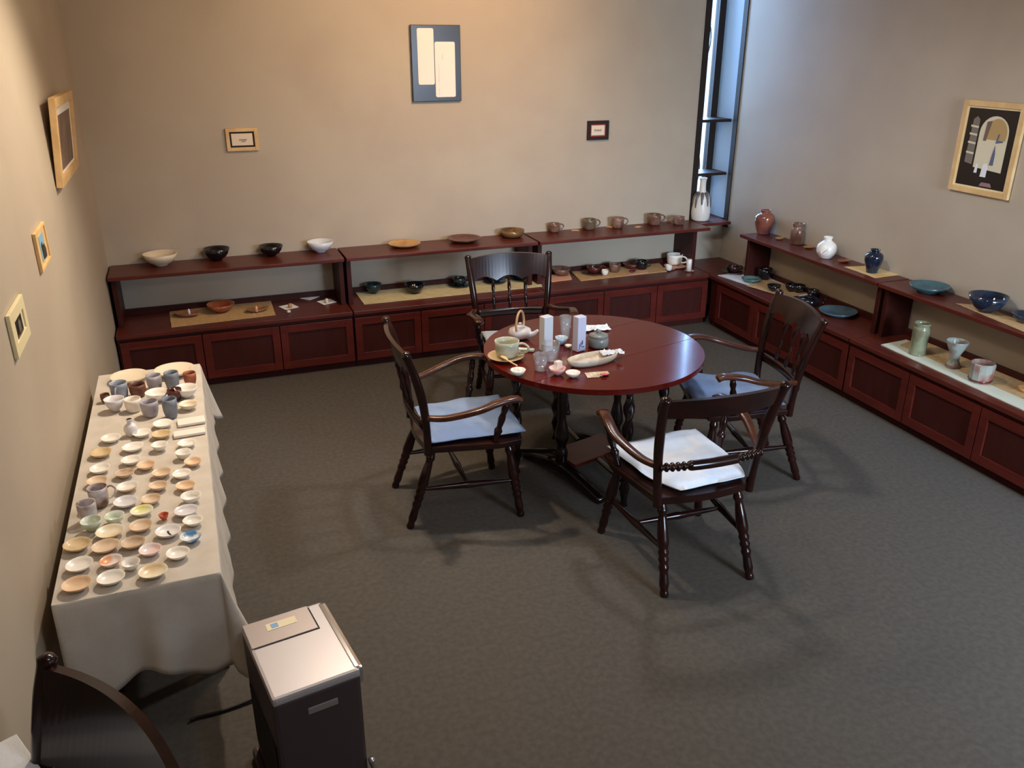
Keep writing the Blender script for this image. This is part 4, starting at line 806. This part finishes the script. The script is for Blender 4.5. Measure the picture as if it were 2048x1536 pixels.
for kind, x, y, z, r, h, colr, name, cat, label, group, o in ITEMS:
    P = (x, y, z); m = cer(colr); rz = rnd.uniform(0, 6.28); ob = None
    if kind in FORMS and kind != 'mug':
        wob = .015 if kind in ('dish', 'bplate') else .008
        ob = onep(name, lathe(openp(r, h, *FORMS[kind]), seg_of(r), 1, 1-rnd.uniform(0, .08) if kind == 'dish' else 1, wob if kind != 'glass' else 0), m, P, True, rz)
        if colr == 'mark':
            ob2 = finish('brush_stroke', sweep(bmesh.new(), [(-.01, .012, h*.36), (0, 0, h*.34), (.006, -.014, h*.36)], (.0035, .0012) if 0 else [(.0035, .0012)]*3, 6), M_photo_dark, ob)
    elif kind == 'mug':
        ob = thing(name, label, cat, P, math.radians(o.get('hand', 0)), group)
        finish('body', lathe(openp(r, h, *FORMS['mug']), 32), m, ob, smooth=True)
        finish('handle', handle_bm(r, h, 0), m, ob, smooth=True); continue
    elif kind == 'cupsaucer':
        sr = r*o.get('sw', 1.75)
        s_ = finish('saucer', lathe(openp(sr, .014, *FORMS['saucer']), 32), m, None, P, 0, True); tag(s_, o['sl'], 'saucer', 'dark saucers' if group else None)
        ob = thing('cup', label, 'cup', (x, y, z+.0062), 0, group)
        finish('body', lathe(openp(r, h, *FORMS['cup']), 28), m, ob, smooth=True); finish('handle', handle_bm(r, h, 0, .6), m, ob, smooth=True); continue
    elif kind in VASES:
        R = o.get('rr', 0) or {'vwhite': .070, 'vblue': .060, 'slotvase': .082, 'vcyl': .050, 'vtrump': .062, 'vtumb': .068, 'vbrown': .052, 'budvase': .028}[kind]
        prof = [(a*R, b*h) for a, b in VASES[kind]]
        # smooth the profile
        pr = smoothpath([(a, 0, b) for a, b in prof], len(prof)*3-2); prof = [(max(0, p.x), p.z) for p in pr]; prof[0] = (0, prof[0][1]); prof[-1] = (0, prof[-1][1])
        if kind in ('vwhite', 'slotvase', 'vtumb', 'vtrump', 'budvase'):
            ob = thing(name, label, cat, P, 0, group); finish('body', lathe(prof, 12 if kind == 'vtumb' else 36), m, ob, smooth=kind != 'vtumb')
            if kind == 'vwhite': finish('moulded_ring', sweep(bmesh.new(), [(-.58*R+.0*k+.58*R*0, 0, 0) for k in range(2)] if 0 else [(.022*math.cos(a)-.052, .022*math.sin(a)*1.0-.040, .066+.024*math.sin(a+1.5)) for a in [2*math.pi*k/16 for k in range(17)]], .004, 6), m, ob, smooth=True)
            if kind == 'slotvase':
                for k in range(9):
                    a = 2*math.pi*k/9; zz = h*.62; finish('glaze_drip', sweep(bmesh.new(), [(R*q*math.cos(a), R*q*math.sin(a), h*b) for q, b in ((.44, .66), (.66, .61), (.83, .55), (.92, .46), (.97, .40-.04*(k % 3)))], [.012, .014, .012, .008, .004], 8), mat('grey_drip', (96, 90, 92), .3), ob, smooth=True)
            if kind == 'budvase': finish('dark_mouth', lathe([(0, h*.94), (R*.37, h*.985), (R*.40, h*1.005), (0, h*1.0)], 16), M_black, ob)
            if kind == 'vtumb': finish('foot', lathe([(0, .0005), (R*.83, .0005), (R*.93, h*.10), (R*.95, h*.16), (R*.9, h*.16), (0, h*.16)], 24), cer('redbrown'), ob, smooth=True)
            if kind == 'vtrump': finish('foot', lathe([(0, .0005), (R*.65, .0005), (R*.70, h*.07), (R*.58, h*.14), (0, h*.14)], 24), mat('rose_foot', (140, 96, 92), .25), ob, smooth=True)
            continue
        ob = onep(name, lathe(prof, 36), m, P)
    elif kind == 'ovdish':
        ob = onep(name, lathe(openp(r, h, *FORMS['dish']), 28, 1, .62), m, P, True, rnd.uniform(-.4, .4))
    elif kind == 'slab':
        l = r*2; ww = .055 if o['hh'] < 24 else .07
        ob = finish(name, box(-l/2, l/2, -ww/2, ww/2, 0, h, bev=.004), m, None, P, .05)
    elif kind == 'card':
        bm = poly_slab([(-r, -.02), (r, -.022), (r*.8, .02), (-r*.7, .018)], 0, .003); ob = finish(name, bm, m, None, P, rz)
    elif kind == 'paper':
        q = r*.75; bm = quad_cloth([(-q, -q), (q, -q), (q, q), (-q, q)], 0, .002, 6, 6, .003); ob = finish(name, bm, m, None, P, rnd.uniform(.2, .9))
    elif kind == 'stick':
        ob = finish(name, lathe([(0, 0), (r, 0), (r*.7, h*.3), (r*.9, h*.6), (r*.5, h*.85), (0, h)], 10), m, None, P, 0, True)
    elif kind == 'candle':
        ob = finish(name, lathe([(0, 0), (r, 0), (r, h*.95), (r*.8, h), (0, h*.98)], 20), m, None, P, 0, True)
    elif kind in ('teapot', 'tpotb'):
        ob = thing(name, label, cat, P, 0, group); k = 1
        finish('body', lathe([(a*r, b*h) for a, b in [(0, 0), (.5, 0), (.85, .2), (1, .48), (.88, .75), (.5, .93), (.3, .95), (0, .95)]], 32), m, ob, smooth=True)
        finish('lid', lathe([(a*r, b*h) for a, b in [(0, .94), (.44, .94), (.42, 1.0), (.15, 1.1), (.1, 1.13), (.16, 1.22), (.08, 1.28), (0, 1.28)]], 24), m, ob, smooth=True)
        a = -.75 if kind == 'tpotb' else 2.6; c, s = math.cos(a), math.sin(a)
        finish('spout', sweep(bmesh.new(), smoothpath([(r*.8*c, r*.8*s, h*.38), (r*1.25*c, r*1.25*s, h*.55), (r*1.6*c, r*1.6*s, h*.85)], 12), [interp([(0, r*.26), (1, r*.10)], i/11) for i in range(12)], 10), m, ob, smooth=True)
        bail = smoothpath([(-s*r*.8*q, c*r*.8*q, z_) for q, z_ in ((-.95, h*.75), (-1.1, h*1.25), (-.7, h*1.95), (0, h*2.2), (.7, h*1.95), (1.1, h*1.25), (.95, h*.75))], 30) if kind == 'tpotb' else smoothpath([(-c*r*.9, -s*r*.9, h*.7), (-c*r*1.5, -s*r*1.5, h*.75), (-c*r*1.4, -s*r*1.4, h*.3), (-c*r*.9, -s*r*.9, h*.25)], 20)
        finish('handle', sweep(bmesh.new(), bail, r*.10, 8, up=(c, s, 0)), M_cane if kind == 'tpotb' else m, ob, smooth=True); continue
    elif kind == 'packet':
        bm = box(-.045, .045, -.016, .016, 0, .012, bev=.004); ob = finish(name, bm, m, None, P, -.55)
    elif kind == 'box':
        ob = thing(name, label, cat, P, .25, group)
        q = r*.82; finish('carton', box(-q, q, -q*.8, q*.8, 0, h, bev=.004), m, ob)
        if colr == 'lavb':
            bm = bmesh.new()
            for k in range(3): abox(bm, -q*.6+k*q*.3, -q*.45+k*q*.35, -q*.8-.0008, -q*.8+.0005, .018+k*.010, .045+k*.008)
            abox(bm, .0, q*.6, -q*.8-.0008, -q*.8+.0005, .022, .028)
            finish('blue_print', bm, mat('blue_ink', (60, 76, 140), .6), ob)
        continue
    elif kind == 'napkin':
        bm = bmesh.new(); n = 14; g = []; L_, W_ = r, r*.5
        for j in range(n+1):
            g.append([bm.verts.new(((i/n*2-1)*L_, (j/n*2-1)*W_, .003+.022*abs(noise.noise((i*.42+x*9, j*.5, 1)))+.012*abs(noise.noise((i*.9, j*.8+y, 5))))) for i in range(n+1)])
        for j in range(n):
            for i in range(n): bm.faces.new((g[j][i], g[j][i+1], g[j+1][i+1], g[j+1][i]))
        ob = finish(name, bm, m, None, P, -.15); md = ob.modifiers.new('thickness', 'SOLIDIFY'); md.thickness = .002
    elif kind == 'lidjar':
        ob = thing(name, label, cat, P, 0, group)
        finish('body', lathe([(a*r, b*h) for a, b in [(0, 0), (.82, 0), (.98, .12), (1, .5), (.92, .78), (.8, .8), (0, .8)]], 32), m, ob, smooth=True)
        finish('lid', lathe([(a*r, b*h) for a, b in [(0, .79), (.94, .80), (.96, .86), (.6, .98), (.2, 1.0), (.15, 1.06), (.26, 1.14), (.2, 1.22), (0, 1.24)]], 32), m, ob, smooth=True); continue
    elif kind == 'boat':
        ob = onep(name, lathe([(a*r, b*h) for a, b in [(0, 0), (.8, 0), (.95, .4), (1, 1), (.96, 1), (.9, .5), (.76, .25), (0, .22)]], 40, 1, .36), m, P, True, .12)
    elif kind == 'sachets':
        ob = thing(name, label, cat, P, -.2, group)
        for k in range(4): finish('sachet', box(-.05+k*.018, .01+k*.018, -.035+.006*k, .03-.004*k, k*.0022, k*.0022+.002), m if k < 3 else M_mat_cream, ob)
        finish('sachet', box(.02, .05, -.035, -.012, .009, .011), M_pinkprint, ob); continue
    if ob is not None: tag(ob, label, cat, group)
# wooden spoon over the small white bowl
sp = finish('wooden_spoon', sweep(bmesh.new(), smoothpath([(*(1.373,3.761), .765), (*(1.376,3.719), .766), (*(1.376,3.661), .770), (*(1.389,3.583), .772)], 20), [(interp([(0, .006), (.2, .014), (.4, .011), (.55, .005), (1, .004)], i/19), interp([(0, .003), (.3, .004), (1, .003)], i/19)) for i in range(20)], 10), M_spoon, smooth=True)
tag(sp, 'small wooden spoon lying across the tan saucer and white bowl', 'spoon')
